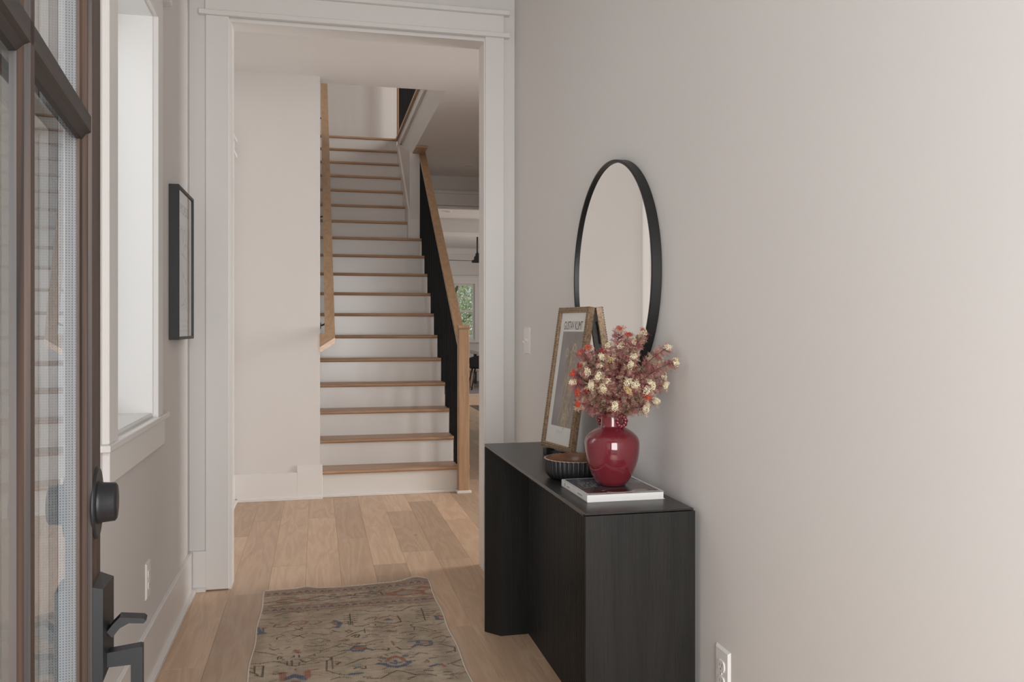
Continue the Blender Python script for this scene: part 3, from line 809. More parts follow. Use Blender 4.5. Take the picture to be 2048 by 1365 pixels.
# a made-up continuous-line drawing
arc = lambda cx, cy, rx, ry, a0, a1, n=18: [(cx + rx * math.cos(R(a0 + (a1 - a0) * i / n)), cy + ry * math.sin(R(a0 + (a1 - a0) * i / n))) for i in range(n + 1)]
for pts in (arc(0.30, 1.06, 0.10, 0.13, 0, 260), arc(0.52, 1.08, 0.10, 0.12, -60, 200), arc(0.62, 0.92, 0.20, 0.12, 200, -30), [(0.28, 0.92), (0.50, 0.90), (0.70, 0.86)],
            arc(0.42, 0.80, 0.10, 0.14, 150, 330), [(0.36, 0.50), (0.40, 0.70), (0.62, 0.60), (0.64, 0.44), (0.52, 0.40)], [(0.28, 0.34), (0.30, 0.62), (0.24, 0.80)], [(0.28, 0.34), (0.46, 0.36), (0.44, 0.56)], [(0.60, 0.40), (0.72, 0.28)]):
    stroke(img, pts, 0.011, ink, 0.75, 1.0, 1.6)
stroke(img, [(0.66, 0.62), (0.72, 0.96)], 0.05, (0.42, 0.27, 0.24), 0.5, 1.0, 1.6)
# small print too faint to read: rows of letter-like ticks
random.seed(5)
for (v0, hh, u0, u1, st) in ((0.165, 0.030, 0.16, 0.84, 0.055), (0.105, 0.012, 0.34, 0.68, 0.03), (0.055, 0.014, 0.16, 0.84, 0.03)):
    u = u0
    while u < u1:
        stroke(img, [(u, v0), (u + random.uniform(-0.008, 0.008), v0 + hh)], 0.009, (0.36, 0.35, 0.34), 0.6, 1.0, 1.6)
        stroke(img, [(u, v0 + random.choice((0, hh / 2, hh))), (u + st * 0.55, v0 + random.choice((0, hh / 2, hh)))], 0.007, (0.36, 0.35, 0.34), 0.5, 1.0, 1.6)
        u += st
gy_a, gy_b, gz_a, gz_b = FYa + fw, FYb - fw, FZa + fw, FZb - fw
colour_grid('print', img, lambda u, v: (-0.546, gy_a + (gy_b - gy_a) * u, gz_a + (gz_b - gz_a) * v), 'print', fp, local=False)
def wall_mtx(y, z, x=-0.5455):   # text on the left wall reads along +Y, faces +X
    return Matrix.Translation((x - fp.location[0], y - fp.location[1], z - fp.location[2])) @ Matrix(((0, 0, 1, 0), (1, 0, 0, 0), (0, 1, 0, 0), (0, 0, 0, 1)))
text_mesh('lettering', 'PICASSO', 0.062, 'ink_grey', fp, wall_mtx(3.775, 1.688), 0.95)
MB().add([(-0.541, gy_a, gz_a), (-0.541, gy_b, gz_a), (-0.541, gy_b, gz_b), (-0.541, gy_a, gz_b)], [(0, 1, 2, 3)]).build('glazing', 'picture_glass', fp)

# ================================================================== CONSOLE TABLE AND WHAT STANDS ON IT
TX0, TX1, TY0, TY1, TZ = 0.654, 0.949, 2.012, 3.322, 0.753
con = thing('console_table', ((TX0 + TX1) / 2, (TY0 + TY1) / 2, 0), 'black stained console table with fluted back panel and block ends', 'table')
m = MB()  # top with a chamfered front underside
m.prism([(TX0 + 0.001, TZ), (TX0, TZ - 0.002), (TX0, TZ - 0.010), (TX0 + 0.030, TZ - 0.034), (TX1 - 0.004, TZ - 0.034), (TX1 - 0.004, TZ)], 'Y', TY0 + 0.022, TY1 - 0.001)
m.prism([(TX0 + 0.001, TZ), (TX0, TZ - 0.002), (TX0, TZ - 0.0045), (TX1 - 0.003, TZ - 0.0045), (TX1 - 0.003, TZ)], 'Y', TY0 + 0.004, TY0 + 0.022)
fix_normals(m.build('table_top', 'black_woodY', con))
# block ends, their inner front corner cut at 45 degrees
for (ya, yb) in ((TY0, TY0 + 0.068), (TY1 - 0.0, TY1 - 0.068)):
    yi = yb
    pts = [(TX0, ya), (TX1, ya), (TX1, yi), (TX0 + 0.052, yi), (TX0, ya + (yi - ya) * 0.08)]
    m = MB(); m.prism(pts, 'Z', 0.0, TZ - 0.0065 if ya < 2.5 else TZ - 0.012)
    fix_normals(m.build('end_panel', 'black_wood', con))
m = MB(); pts = []
y = TY0 + 0.066; pitch = 0.0118
while y < TY1 - 0.07:
    pts += [(0.818, y), (0.818, y + pitch * 0.55), (0.8235, y + pitch * 0.68), (0.8235, y + pitch * 0.90)]
    y += pitch
pts += [(0.818, TY1 - 0.066), (0.850, TY1 - 0.066), (0.850, TY0 + 0.066)]
m.prism(pts, 'Z', 0.0, TZ - 0.034); fix_normals(m.build('fluted_panel', 'black_wood', con))

# ---- book
bk = thing('book', (0.812, 2.262, TZ), 'white softcover art book lying under the red vase', 'book')
BX0, BX1, BY0, BY1, BT = 0.700, 0.921, 2.143, 2.384, 0.0198
boxobj('pages', 'paper', bk, BX0 + 0.002, BX1 - 0.003, BY0 + 0.001, BY1 - 0.001, TZ + 0.001, TZ + BT - 0.001, bev=0.0)
boxobj('back_cover', 'paper', bk, BX0, BX1, BY0, BY1, TZ + 0.0, TZ + 0.0012, bev=0)
boxobj('spine', 'paper', bk, BX0, BX0 + 0.002, BY0, BY1, TZ, TZ + BT - 0.0008, bev=0.0003)
h, w_ = 120, 110
rng = np.random.default_rng(3)
def smooth_noise(h, w, k, seed):
    g = np.random.default_rng(seed).random((k + 3, k + 3))
    y = np.linspace(0, k, h); x = np.linspace(0, k, w)
    yi = y.astype(int); xi = x.astype(int); fy = (y - yi)[:, None]; fx = (x - xi)[None]
    fy = fy * fy * (3 - 2 * fy); fx = fx * fx * (3 - 2 * fx)
    g00 = g[yi][:, xi]; g10 = g[yi + 1][:, xi]; g01 = g[yi][:, xi + 1]; g11 = g[yi + 1][:, xi + 1]
    return (g00 * (1 - fy) + g10 * fy) * (1 - fx) + (g01 * (1 - fy) + g11 * fy) * fx
n1 = smooth_noise(h, w_, 5, 1)[..., None]; n2 = smooth_noise(h, w_, 11, 2)[..., None]
img = np.array((0.055, 0.065, 0.085)) * (0.6 + 0.9 * n1) + np.array((0.10, 0.055, 0.045)) * np.clip((n2 - 0.55) * 3, 0, 1)
yy, xx = np.mgrid[0:h, 0:w_]; U = xx / (w_ - 1); V = yy / (h - 1)
low = np.clip((0.40 - V) * 5, 0, 1)[..., None]
img = img * (1 - low) + low * (np.array((0.10, 0.055, 0.045)) * (0.5 + n1))
for (cu, cv, ru, rv, c) in ((0.44, 0.14, 0.22, 0.10, (0.55, 0.50, 0.47)), (0.47, 0.17, 0.19, 0.085, (0.035, 0.018, 0.018)), (0.74, 0.15, 0.10, 0.05, (0.30, 0.25, 0.21)), (0.20, 0.13, 0.10, 0.08, (0.05, 0.022, 0.02)), (0.86, 0.42, 0.13, 0.14, (0.13, 0.07, 0.065))):
    k_ = np.clip((1.1 - np.hypot((U - cu) / ru, (V - cv) / rv)) * 6, 0, 1)[..., None]
    img = img * (1 - k_) + np.array(c) * k_
k_ = ((V < 0.09) & (n2[..., 0] > 0.35))[..., None]; img = np.where(k_, np.array((0.50, 0.47, 0.43)), img)
for _ in range(70):
    i, j = int(h * rng.uniform(0.42, 0.72)), int(w_ * rng.uniform(0.10, 0.34)); img[i:i + 1, j:j + 2] = (0.5, 0.5, 0.42)
for _ in range(26):
    i, j = int(h * rng.uniform(0.55, 0.8)), int(w_ * rng.uniform(0.80, 0.97)); img[i:i + 1, j - 4:j + 3] = (0.36, 0.33, 0.33)
edge = (U < 0.035) | (U > 0.965) | (V < 0.02) | (V > 0.97)
img[edge] = (0.72, 0.71, 0.69)
def cov(u, v):
    sag = 0.0014 * math.sin(math.pi * v) * (1 - u) * 0
    return (BX0 + (BX1 - BX0) * u, BY0 + (BY1 - BY0) * v, TZ + BT + 0.0003)
colour_grid('front_cover', img, cov, 'cover', bk, local=False)
m = MB(); m.box(BX0 - 0.0003, BX0, 2.345, 2.352, TZ + 0.007, TZ + 0.015)
for i in range(8): m.box(BX0 - 0.0003, BX0, 2.325 - i * 0.003, 2.3265 - i * 0.003, TZ + 0.008, TZ + 0.011)
for i in range(12): m.box(BX0 - 0.0003, BX0, 2.225 - i * 0.0035, 2.227 - i * 0.0035, TZ + 0.008, TZ + 0.0115)
o = fix_normals(m.build('spine_print', 'ink_grey', bk)); o['kind'] = 'stuff'

# ---- vase
VX, VY, VZ = 0.815, 2.270, TZ + BT + 0.0006
vase = thing('vase', (VX, VY, VZ), 'glossy burgundy ceramic vase with twisted rope handles on the book', 'vase')
prof = [(0.0, 0.0), (0.034, 0.0), (0.0385, 0.0015), (0.041, 0.005), (0.0487, 0.0125), (0.0628, 0.0395), (0.0730, 0.067), (0.0777, 0.094), (0.0787, 0.1175), (0.0765, 0.130), (0.0700, 0.1405), (0.0590, 0.1505),
        (0.0480, 0.1575), (0.0380, 0.1625), (0.0330, 0.1650), (0.0312, 0.1690), (0.0310, 0.190), (0.0314, 0.2005), (0.0308, 0.2030), (0.0290, 0.2035)]
def refine(p, it=2):
    for _ in range(it):
        q = [p[0]]
        for a, b in zip(p[:-1], p[1:]):
            q += [(0.75 * a[0] + 0.25 * b[0], 0.75 * a[1] + 0.25 * b[1]), (0.25 * a[0] + 0.75 * b[0], 0.25 * a[1] + 0.75 * b[1])]
        q.append(p[-1]); p = q
    return p
m = MB(); m.lathe([(r, VZ + z) for r, z in refine(prof, 2)], (VX, VY), 96); fix_normals(m.build('body', 'vase', vase))
m = MB(); m.lathe([(0.0291, VZ + 0.2034), (0.0275, VZ + 0.200), (0.0275, VZ + 0.150), (0.0, VZ + 0.150)], (VX, VY), 64); m.build('inside', 'vase_in', vase)
cam_right = Vector((math.cos(R(-13)), math.sin(R(-13)), 0)); cam_near = Vector((-math.sin(R(13)), -math.cos(R(13)), 0))
dirv = (cam_right * math.cos(R(50)) + cam_near * math.sin(R(50))).normalized()
for sg in (1, -1):
    c = Vector((VX, VY, VZ + 0.1835)) + dirv * sg * 0.0365
    ex = cam_right; side = cam_near
    for ph in (0.0, math.pi):
        pts = []
        for i in range(121):
            t = 2 * math.pi * i / 120
            rad = ex * math.cos(t) + Vector((0, 0, 1)) * math.sin(t)
            tw = ph + 5 * t
            pts.append(c + ex * (0.0115 * math.cos(t)) + Vector((0, 0, 0.0145 * math.sin(t))) + (rad * math.cos(tw) + side * math.sin(tw)) * 0.0032)
        m = MB(); m.tube(pts, 0.0042, 10, caps=False); fix_normals(m.build('rope_handle', 'vase', vase))

# ---- fluted bowl
bowl = thing('bowl', (0.783, 2.505, TZ), 'black fluted wooden bowl with bare wood inside, behind the vase', 'bowl')
BCX, BCY, BR = 0.783, 2.505, 0.100
nf = 40
out = [(0.0, TZ), (0.068, TZ), (0.082, TZ + 0.003), (0.092, TZ + 0.012), (0.0975, TZ + 0.026), (0.0995, TZ + 0.045), (0.100, TZ + 0.062)]
def flt(t, z):
    k = min(1, max(0, (z - TZ - 0.002) / 0.012))
    return 1 + k * 0.055 * (abs(math.sin(nf * t / 2)) ** 0.6 - 0.85)
m = MB(); m.lathe(refine(out, 1), (BCX, BCY), nf * 8, True, flt); fix_normals(m.build('fluted_shell', 'bowl_out', bowl))
m = MB(); m.lathe([(0.0975, TZ + 0.062), (0.095, TZ + 0.0635), (0.091, TZ + 0.0615), (0.0905, TZ + 0.045), (0.083, TZ + 0.027), (0.066, TZ + 0.013), (0.045, TZ + 0.009), (0.0, TZ + 0.008)], (BCX, BCY), 96); fix_normals(m.build('inside', 'bowl_in', bowl))
m = MB(); m.lathe([(0.1002, TZ + 0.0618), (0.0997, TZ + 0.0630), (0.0965, TZ + 0.0630)], (BCX, BCY), nf * 8, True, lambda t, z: flt(t, TZ + 0.1)); m.build('rim', 'sofa', bowl)

# ---- framed art print leaning on the mirror, on a small black stand
BL = Vector((0.798, 3.004, 0.786)); BRt = Vector((0.843, 2.777, 0.786))
u = (BRt - BL).normalized(); FWd = (BRt - BL).length
ph_ = Vector((0.981, 0.194, 0)); ph_ = (ph_ - u * ph_.dot(u)).normalized()
lean, FHt = 0.0768, 0.513
vv = (ph_ * lean + Vector((0, 0, 0.507))).normalized()
nn = u.cross(vv).normalized()
if nn.x > 0: nn = -nn
art = thing('framed_art', (0, 0, 0), 'gold framed art exhibition poster leaning against the round mirror', 'picture')
mw = Matrix((u, vv, nn)).transposed().to_4x4(); mw.translation = BL
if mw.to_3x3().determinant() < 0: print('left-handed frame')
art.matrix_world = mw
# local: x along the bottom, y up, z out of the face (face at z = 0, back at z = -0.026)
DP = 0.026; fwid = 0.019
def side(x0, x1, y0, y1):
    return lboxobj('frame_side', 'gold', art, x0, x1, y0, y1, -DP, -0.003, bev=0.0015)
side(0, fwid, 0, FHt); side(FWd - fwid, FWd, 0, FHt); side(fwid, FWd - fwid, 0, fwid); side(fwid, FWd - fwid, FHt - fwid, FHt)
# raised carved moulding: rows of slanted leaves along each side
def carved(p0, p1, inward):
    p0, p1 = Vector(p0), Vector(p1); d = (p1 - p0); L_ = d.length; d.normalize(); iw = Vector(inward)
    m = MB(); n_ = int(L_ / 0.0085)
    for i in range(n_):
        s = p0 + d * (L_ * (i + 0.5) / n_)
        for q, sg in ((0.0055, 1), (0.0125, -1)):
            c = s + iw * q; a = (d * 0.0046 + iw * 0.0022 * sg); b = (iw * 0.0030 - d * 0.0012 * sg)
            m.add([c + a, c + b, c - a, c - b, c + Vector((0, 0, 0.0034))], [(0, 1, 4), (1, 2, 4), (2, 3, 4), (3, 0, 4)], True)
    return m.build('carved_moulding', 'gold_dark', art, local=True)
zf = -0.003
for (a_, b_, iw_) in (((0, 0, zf), (0, FHt, zf), (1, 0, 0)), ((FWd, 0, zf), (FWd, FHt, zf), (-1, 0, 0)), ((fwid, 0, zf), (FWd - fwid, 0, zf), (0, 1, 0)), ((fwid, FHt, zf), (FWd - fwid, FHt, zf), (0, -1, 0))):
    fix_normals(carved(a_, b_, iw_))
lboxobj('back_board', 'black_metal', art, 0.006, FWd - 0.006, 0.006, FHt - 0.006, -DP + 0.002, -0.016, bev=0)
lboxobj('back_label', 'paper', art, FWd - 0.075, FWd - 0.030, FHt - 0.13, FHt - 0.05, -DP + 0.0005, -DP + 0.0022, bev=0)
# the sheet: paper margin, muted picture field with invented golden ornament
PW_, PH_ = FWd - 2 * fwid, FHt - 2 * fwid
h, w_ = 260, 110
img = blank(h, w_, (0.74, 0.72, 0.68))
yy, xx = np.mgrid[0:h, 0:w_]; U = xx / (w_ - 1); V = yy / (h - 1)
na, nb, nc = smooth_noise(h, w_, 6, 8)[..., None], smooth_noise(h, w_, 16, 9)[..., None], smooth_noise(h, w_, 40, 10)[..., None]
fld = np.array((0.23, 0.19, 0.185)) * (0.75 + 0.5 * na)
fld = fld * (1 - np.clip((0.35 - U) * 3, 0, 1)[..., None] * 0.5) + np.array((0.155, 0.160, 0.165)) * np.clip((0.35 - U) * 3, 0, 1)[..., None] * 0.5
band = np.clip(1.2 - np.abs(U - 0.60 - 0.06 * np.sin(V * 5)) / (0.16 + 0.10 * (1 - V)), 0, 1)[..., None] * np.clip((0.80 - V) * 6, 0, 1)[..., None]
robe = np.array((0.26, 0.185, 0.14)) * (0.6 + 0.5 * nb) + np.array((0.26, 0.18, 0.07)) * np.clip((nc - 0.5) * 3, 0, 1)
fld = fld * (1 - band * 0.9) + robe * band * 0.9
inside = (U > 0.13) & (U < 0.93) & (V > 0.135) & (V < 0.855)
img = np.where(inside[..., None], fld, img)
gold_c = (0.50, 0.38, 0.17)
for pts, wd in ((arc(0.60, 1.20 * 0.30, 0.085, 0.12, -90, 230), 0.012), (arc(0.60, 0.37, 0.045, 0.065, 0, 330), 0.010), (arc(0.66, 1.28, 0.10, 0.28, 20, 180), 0.012), ([(0.56, 1.30), (0.54, 0.95), (0.46, 0.60)], 0.012),
                ([(0.47, 1.10), (0.40, 0.85), (0.44, 0.55), (0.36, 0.35)], 0.010), ([(0.72, 0.85), (0.66, 0.60), (0.74, 0.40)], 0.010), (arc(0.40, 1.42, 0.05, 0.06, 0, 330), 0.012), (arc(0.66, 1.50, 0.04, 0.05, 0, 330), 0.012)):
    stroke(img, pts, wd, gold_c, 0.8, 1.0, 2.05)
random.seed(2)
for (v0, hh, u0, u1, st) in ((0.17, 0.045, 0.38, 0.62, 0.034),):
    x_ = u0
    while x_ < u1:
        stroke(img, [(x_, v0), (x_ + random.uniform(-0.006, 0.006), v0 + hh * random.uniform(0.6, 1))], 0.006, (0.24, 0.23, 0.22), 0.6, 1.0, 2.05)
        x_ += st
colour_grid('poster', img, lambda a, b: (fwid + PW_ * a, fwid + PH_ * b, -0.012), 'print', art)
text_mesh('lettering', 'GUSTAV KLIMT', 0.044, 'ink', art, Matrix.Translation((FWd / 2 - 0.001, FHt - fwid - 0.062, -0.0115)), 0.46)
MB().add([(fwid, fwid, -0.008), (FWd - fwid, fwid, -0.008), (FWd - fwid, FHt - fwid, -0.008), (fwid, FHt - fwid, -0.008)], [(0, 1, 2, 3)]).build('glazing', 'picture_glass', art, local=True)
st = thing('picture_stand', (0.84, 2.90, TZ), 'low black stand holding up the gold frame', 'stand')
mid = (BL + BRt) / 2; m = MB()
for sgn in (-0.055, 0.055):
    c = mid + u * sgn
    q = [Vector((c.x, c.y, 0)) + u * a + ph_ * b for a, b in ((-0.008, -0.006), (0.008, -0.006), (0.008, 0.075), (-0.008, 0.075))]
    zt_ = [0.785, 0.785, 0.771, 0.771]
    m2 = MB(); m2.add([(p.x, p.y, TZ) for p in q] + [(p.x, p.y, z) for p, z in zip(q, zt_)], [(0, 3, 2, 1), (4, 5, 6, 7), (0, 1, 5, 4), (1, 2, 6, 5), (2, 3, 7, 6), (3, 0, 4, 7)])
    fix_normals(m2.build('foot', 'black_metal', st))
q = [Vector((mid.x, mid.y, 0)) + u * a + ph_ * b for a, b in ((-0.10, 0.006), (0.10, 0.006), (0.10, 0.03), (-0.10, 0.03))]
m2 = MB(); m2.add([(p.x, p.y, TZ) for p in q] + [(p.x, p.y, TZ + 0.0245) for p in q], [(0, 3, 2, 1), (4, 5, 6, 7), (0, 1, 5, 4), (1, 2, 6, 5), (2, 3, 7, 6), (3, 0, 4, 7)])
fix_normals(m2.build('crossbar', 'black_metal', st))

# ---- bouquet: every sprig is a thing of its own
HEADS = [[0.8, 2.257, 1.17, 0], [0.831, 2.242, 1.168, 0], [0.898, 2.233, 1.207, 0], [0.894, 2.254, 1.189, 0], [0.87, 2.239, 1.179, 0], [0.938, 2.16, 1.165, 0], [0.938, 2.107, 1.127, 0], [0.938, 2.222, 1.127, 0], [0.855, 2.206, 1.138, 0], [0.832, 2.165, 1.118, 0], [0.767, 2.224, 1.115, 0], [0.728, 2.227, 1.096, 0], [0.74, 2.17, 1.088, 0], [0.771, 2.191, 1.071, 0], [0.728, 2.196, 1.062, 0], [0.757, 2.178, 1.054, 0], [0.824, 2.166, 1.069, 0], [0.842, 2.16, 1.064, 0], [0.82, 2.154, 1.049, 1], [0.892, 2.172, 1.068, 0], [0.899, 2.169, 1.057, 0], [0.877, 2.162, 1.047, 0], [0.938, 2.173, 1.06, 0], [0.938, 2.187, 1.084, 0], [0.877, 2.19, 1.024, 0], [0.914, 2.184, 1.017, 0], [0.879, 2.17, 0.998, 0], [0.78, 2.148, 1.008, 0], [0.689, 2.237, 1.068, 0], [0.765, 2.211, 1.139, 0], [0.79, 2.226, 1.131, 1], [0.836, 2.265, 1.217, 2], [0.854, 2.24, 1.2, 2], [0.75, 2.283, 1.163, 2], [0.733, 2.304, 1.149, 2], [0.777, 2.24, 1.154, 3], [0.715, 2.255, 1.112, 3], [0.701, 2.274, 1.091, 2], [0.701, 2.235, 1.039, 2], [0.706, 2.243, 1.007, 2], [0.728, 2.227, 1.042, 3], [0.881, 2.162, 1.029, 2]]
random.seed(21)
NECK = Vector((VX, VY, VZ + 0.19))
TAN = [(0.43, 0.29, 0.205), (0.49, 0.35, 0.255), (0.36, 0.23, 0.16)]
BUR = [(0.33, 0.115, 0.11), (0.40, 0.175, 0.16), (0.25, 0.07, 0.07)]
PET = {0: [(0.80, 0.73, 0.52), (0.86, 0.80, 0.62), (0.74, 0.65, 0.42)], 1: [(0.58, 0.44, 0.19), (0.62, 0.50, 0.24)], 2: [(0.62, 0.07, 0.035), (0.66, 0.12, 0.06), (0.50, 0.05, 0.03)], 3: [(0.30, 0.03, 0.03), (0.36, 0.05, 0.04)]}
ico_v = []
g_ = (1 + 5 ** 0.5) / 2
for a, b in ((-1, g_), (1, g_), (-1, -g_), (1, -g_)): ico_v.append(Vector((a, b, 0)).normalized())
for a, b in ((-1, g_), (1, g_), (-1, -g_), (1, -g_)): ico_v.append(Vector((0, a, b)).normalized())
for a, b in ((g_, -1), (g_, 1), (-g_, -1), (-g_, 1)): ico_v.append(Vector((a, 0, b)).normalized())
ICO_F = [(0, 11, 5), (0, 5, 1), (0, 1, 7), (0, 7, 10), (0, 10, 11), (1, 5, 9), (5, 11, 4), (11, 10, 2), (10, 7, 6), (7, 1, 8), (3, 9, 4), (3, 4, 2), (3, 2, 6), (3, 6, 8), (3, 8, 9), (4, 9, 5), (2, 4, 11), (6, 2, 10), (8, 6, 7), (9, 8, 1)]

def coloured(name, vs, fs, cols, mat, parent, smooth=False):
    me = bpy.data.meshes.new(name)
    l = parent.location
    me.from_pydata([(p[0] - l[0], p[1] - l[1], p[2] - l[2]) for p in vs], [], fs)
    a = me.color_attributes.new('Col', 'FLOAT_COLOR', 'POINT')
    buf = np.ones((len(vs), 4), np.float32); buf[:, :3] = np.array(cols); a.data.foreach_set('color', buf.ravel())
    if smooth: me.polygons.foreach_set('use_smooth', [True] * len(fs))
    me.materials.append(M[mat]); me.update()
    o = bpy.data.objects.new(name, me); COL.objects.link(o); o.parent = parent
    return o

def bez(p0, p1, p2, n):
    return [p0 * (1 - t) ** 2 + p1 * 2 * t * (1 - t) + p2 * t * t for t in [i / (n - 1) for i in range(n)]]

def rnd_dir():
    while True:
        v = Vector((random.uniform(-1, 1), random.uniform(-1, 1), random.uniform(-1, 1)))
        if 0.1 < v.length < 1: return v.normalized()

def sprig(head, kind, label, group, start=0.26, leaf=0.022, whorls=14):
    head = Vector(head)
    a = random.uniform(0, 6.28); base = NECK + Vector((math.cos(a) * 0.016, math.sin(a) * 0.016, -0.03))
    out_ = (head - NECK); out_.z = 0
    if out_.length > 0.005: base = NECK + out_.normalized() * random.uniform(0.004, 0.021) + Vector((0, 0, -0.03))
    dist = (head - NECK).length
    rim = NECK + (base - NECK).normalized() * 0.0 + Vector((0, 0, 0.0))
    ctrl = NECK + (head - NECK) * 0.42 + Vector((0, 0, 0.34 * dist * (1 if head.z > NECK.z + 0.05 else 0.75)))
    ctrl = ctrl * 0.75 + (base + Vector((0, 0, 0.07))) * 0.25
    pts = bez(base, ctrl, head, 16)
    whorls = max(whorls, int(whorls * dist / 0.135))
    t = thing('flower_sprig', tuple(base), label, 'flower', group)
    m = MB(); m.tube(pts, [0.0016 - 0.0009 * i / 15 for i in range(16)], 5); m.build('stem', 'stem', t)
    vs, fs, cs = [], [], []
    tone = random.random()
    n = len(pts)
    for wv in range(whorls):
        tt = start + (1 - start) * (wv + random.uniform(0, 0.6)) / whorls
        i = min(n - 2, int(tt * (n - 1))); p = pts[i].lerp(pts[i + 1], tt * (n - 1) - i)
        ax = (pts[i + 1] - pts[i]).normalized()
        pal = BUR if random.random() < 0.30 + 0.42 * tone else TAN
        c_ = random.choice(pal)
        nl = 8
        ph = random.uniform(0, 6.28)
        e1 = ax.cross(rnd_dir()).normalized(); e2 = ax.cross(e1)
        for q in range(nl):
            an = ph + 2 * math.pi * q / nl + random.uniform(-0.3, 0.3)
            rd = (e1 * math.cos(an) + e2 * math.sin(an))
            d = (rd * random.uniform(0.75, 1.1) + ax * random.uniform(0.0, 1.1)).normalized()
            ln = leaf * random.uniform(0.7, 1.2) * (1.0 - 0.35 * abs(tt - 0.7))
            tip = p + d * ln + Vector((0, 0, -0.15 * ln))
            sd = d.cross(rnd_dir()).normalized()
            k0 = len(vs); vs += [p + sd * 0.0005, p - sd * 0.0005, tip]; fs.append((k0, k0 + 1, k0 + 2)); cs += [c_] * 3
            for s_ in range(5):
                f_ = 0.25 + 0.16 * s_
                o_ = p.lerp(tip, f_)
                for sg in (1, -1):
                    nd = (sd * sg + d * 0.9 + rnd_dir() * 0.25).normalized()
                    nl_ = ln * (0.42 - 0.20 * abs(f_ - 0.45))
                    k0 = len(vs)
                    w3 = d * 0.0011
                    vs += [o_ - w3, o_ + w3, o_ + nd * nl_]; fs.append((k0, k0 + 1, k0 + 2))
                    j_ = random.uniform(0.8, 1.2); cs += [tuple(v_ * j_ for v_ in c_)] * 3
    coloured('foliage', vs, fs, cs, 'leaf', t)
    if kind is not None:
        ax = (pts[-1] - pts[-3]).normalized()
        ax = (ax + cam_near * 0.55 + Vector((0, 0, 0.25))).normalized()
        vs, fs, cs = [], [], []
        hph = random.uniform(0, 6.28); rh = random.uniform(0.0080, 0.0108) * (0.85 if kind >= 2 else 1)
        nb = 105 if kind < 2 else 70
        for q in range(nb):
            # spread over a dome
            f_ = (q + 0.5) / nb
            el = math.acos(1 - 1.05 * f_); az = q * 2.39996
            e1 = ax.cross(Vector((0.3, 0.2, 1))).normalized(); e2 = ax.cross(e1)
            d = ax * math.cos(el) + (e1 * math.cos(az) + e2 * math.sin(az)) * math.sin(el)
            c = head + d * rh * random.uniform(0.72, 1.25) * (1 + 0.28 * math.sin(2 * az + hph)) - ax * rh * 0.35
            r_ = random.uniform(0.0011, 0.0017); col = random.choice(PET[kind])
            k0 = len(vs); vs += [c + v_ * r_ for v_ in ico_v]; fs += [tuple(k0 + x for x in f3) for f3 in ICO_F]; cs += [col] * 12
        coloured('blossom', vs, fs, cs, 'petal', t, True)
    return t
SPRIG_LABELS = [
    'cream flower sprig at the upper left, in front of the mirrored frame',
    'broad cream flower sprig at the top centre of the bouquet',
    'highest cream flower sprig, against the mirror rim',
    'cream flower sprig just left below the highest cream one',
    'small cream flower sprig right of the broad top centre cluster',
    'cream flower sprig high on the right, clear against the wall',
    'cream flower sprig reaching farthest to the right',
    'cream flower sprig right of the mirror rim, inside the farthest right one',
    'cream flower sprig in the upper bouquet left of the mirror rim',
    'cream flower sprig below the one left of the mirror rim',
    'round cream flower sprig left of centre in the upper bouquet',
    'cream flower sprig over the near edge of the gold frame',
    'cream flower sprig below the round one left of centre',
    'cream flower sprig in the very middle of the bouquet',
    'cream flower sprig low on the left over the gold frame edge',
    'cream flower sprig just below the middle one',
    'left one of two touching cream flower sprigs right of the middle',
    'right one of two touching cream flower sprigs right of the middle',
    'yellowish flower sprig hanging below the two touching cream ones',
    'cream flower sprig at mid height on the right, above its close neighbour',
    'cream flower sprig at mid height on the right, below its close neighbour',
    'cream flower sprig right of the yellowish low one',
    'cream flower sprig at mid height near the right edge, by the wall',
    'upper of two cream flower sprigs near the right edge at mid height',
    'cream flower sprig low on the right, left of a coral red one',
    'cream flower sprig reaching out low on the right',
    'lowest cream flower sprig on the right',
    'lowest cream flower sprig in front of the vase neck',
    'cream flower sprig reaching farthest left, over the poster',
    'small cream flower sprig at the upper left beside a yellowish one',
    'yellowish flower sprig near the top left of the bouquet',
    'coral red flower sprig at the very top of the bouquet',
    'coral red flower sprig right below the topmost one',
    'coral red flower sprig over the top of the gold frame edge',
    'coral red flower sprig at the upper left, over the poster edge',
    'dark red flower sprig at the upper left beside the cream ones',
    'dark red flower sprig at the left edge at mid height',
    'coral red flower sprig at the far left, over the poster',
    'coral red flower sprig low on the left, above the lowest red one',
    'lowest coral red flower sprig on the left',
    'dark red flower sprig low on the left inside the bouquet',
    'coral red flower sprig low on the right among cream ones']
groups = {0: 'cream flower sprigs in the vase', 1: 'yellowish flower sprigs in the vase', 2: 'coral red flower sprigs in the vase', 3: 'dark red flower sprigs in the vase'}
for (hx, hy, hz, kd), lab in zip(HEADS, SPRIG_LABELS):
    sprig((hx, hy, hz), kd, lab, groups[kd])
for q in range(22):   # leafy sprigs without flowers fill the middle
    a = random.uniform(0, 2 * math.pi); e = random.uniform(0.15, 1.45); rr = random.uniform(0.075, 0.125)
    p = Vector((VX, VY, VZ + 0.225)) + Vector((math.cos(a) * math.cos(e) * rr, math.sin(a) * math.cos(e) * rr, math.sin(e) * rr * 1.15 + 0.01))
    p.x = min(p.x, 0.925)
    sprig(p, None, 'leafy sprig of feathery burgundy and tan foliage without a flower', 'leafy sprigs in the vase', 0.18, 0.025, 15)

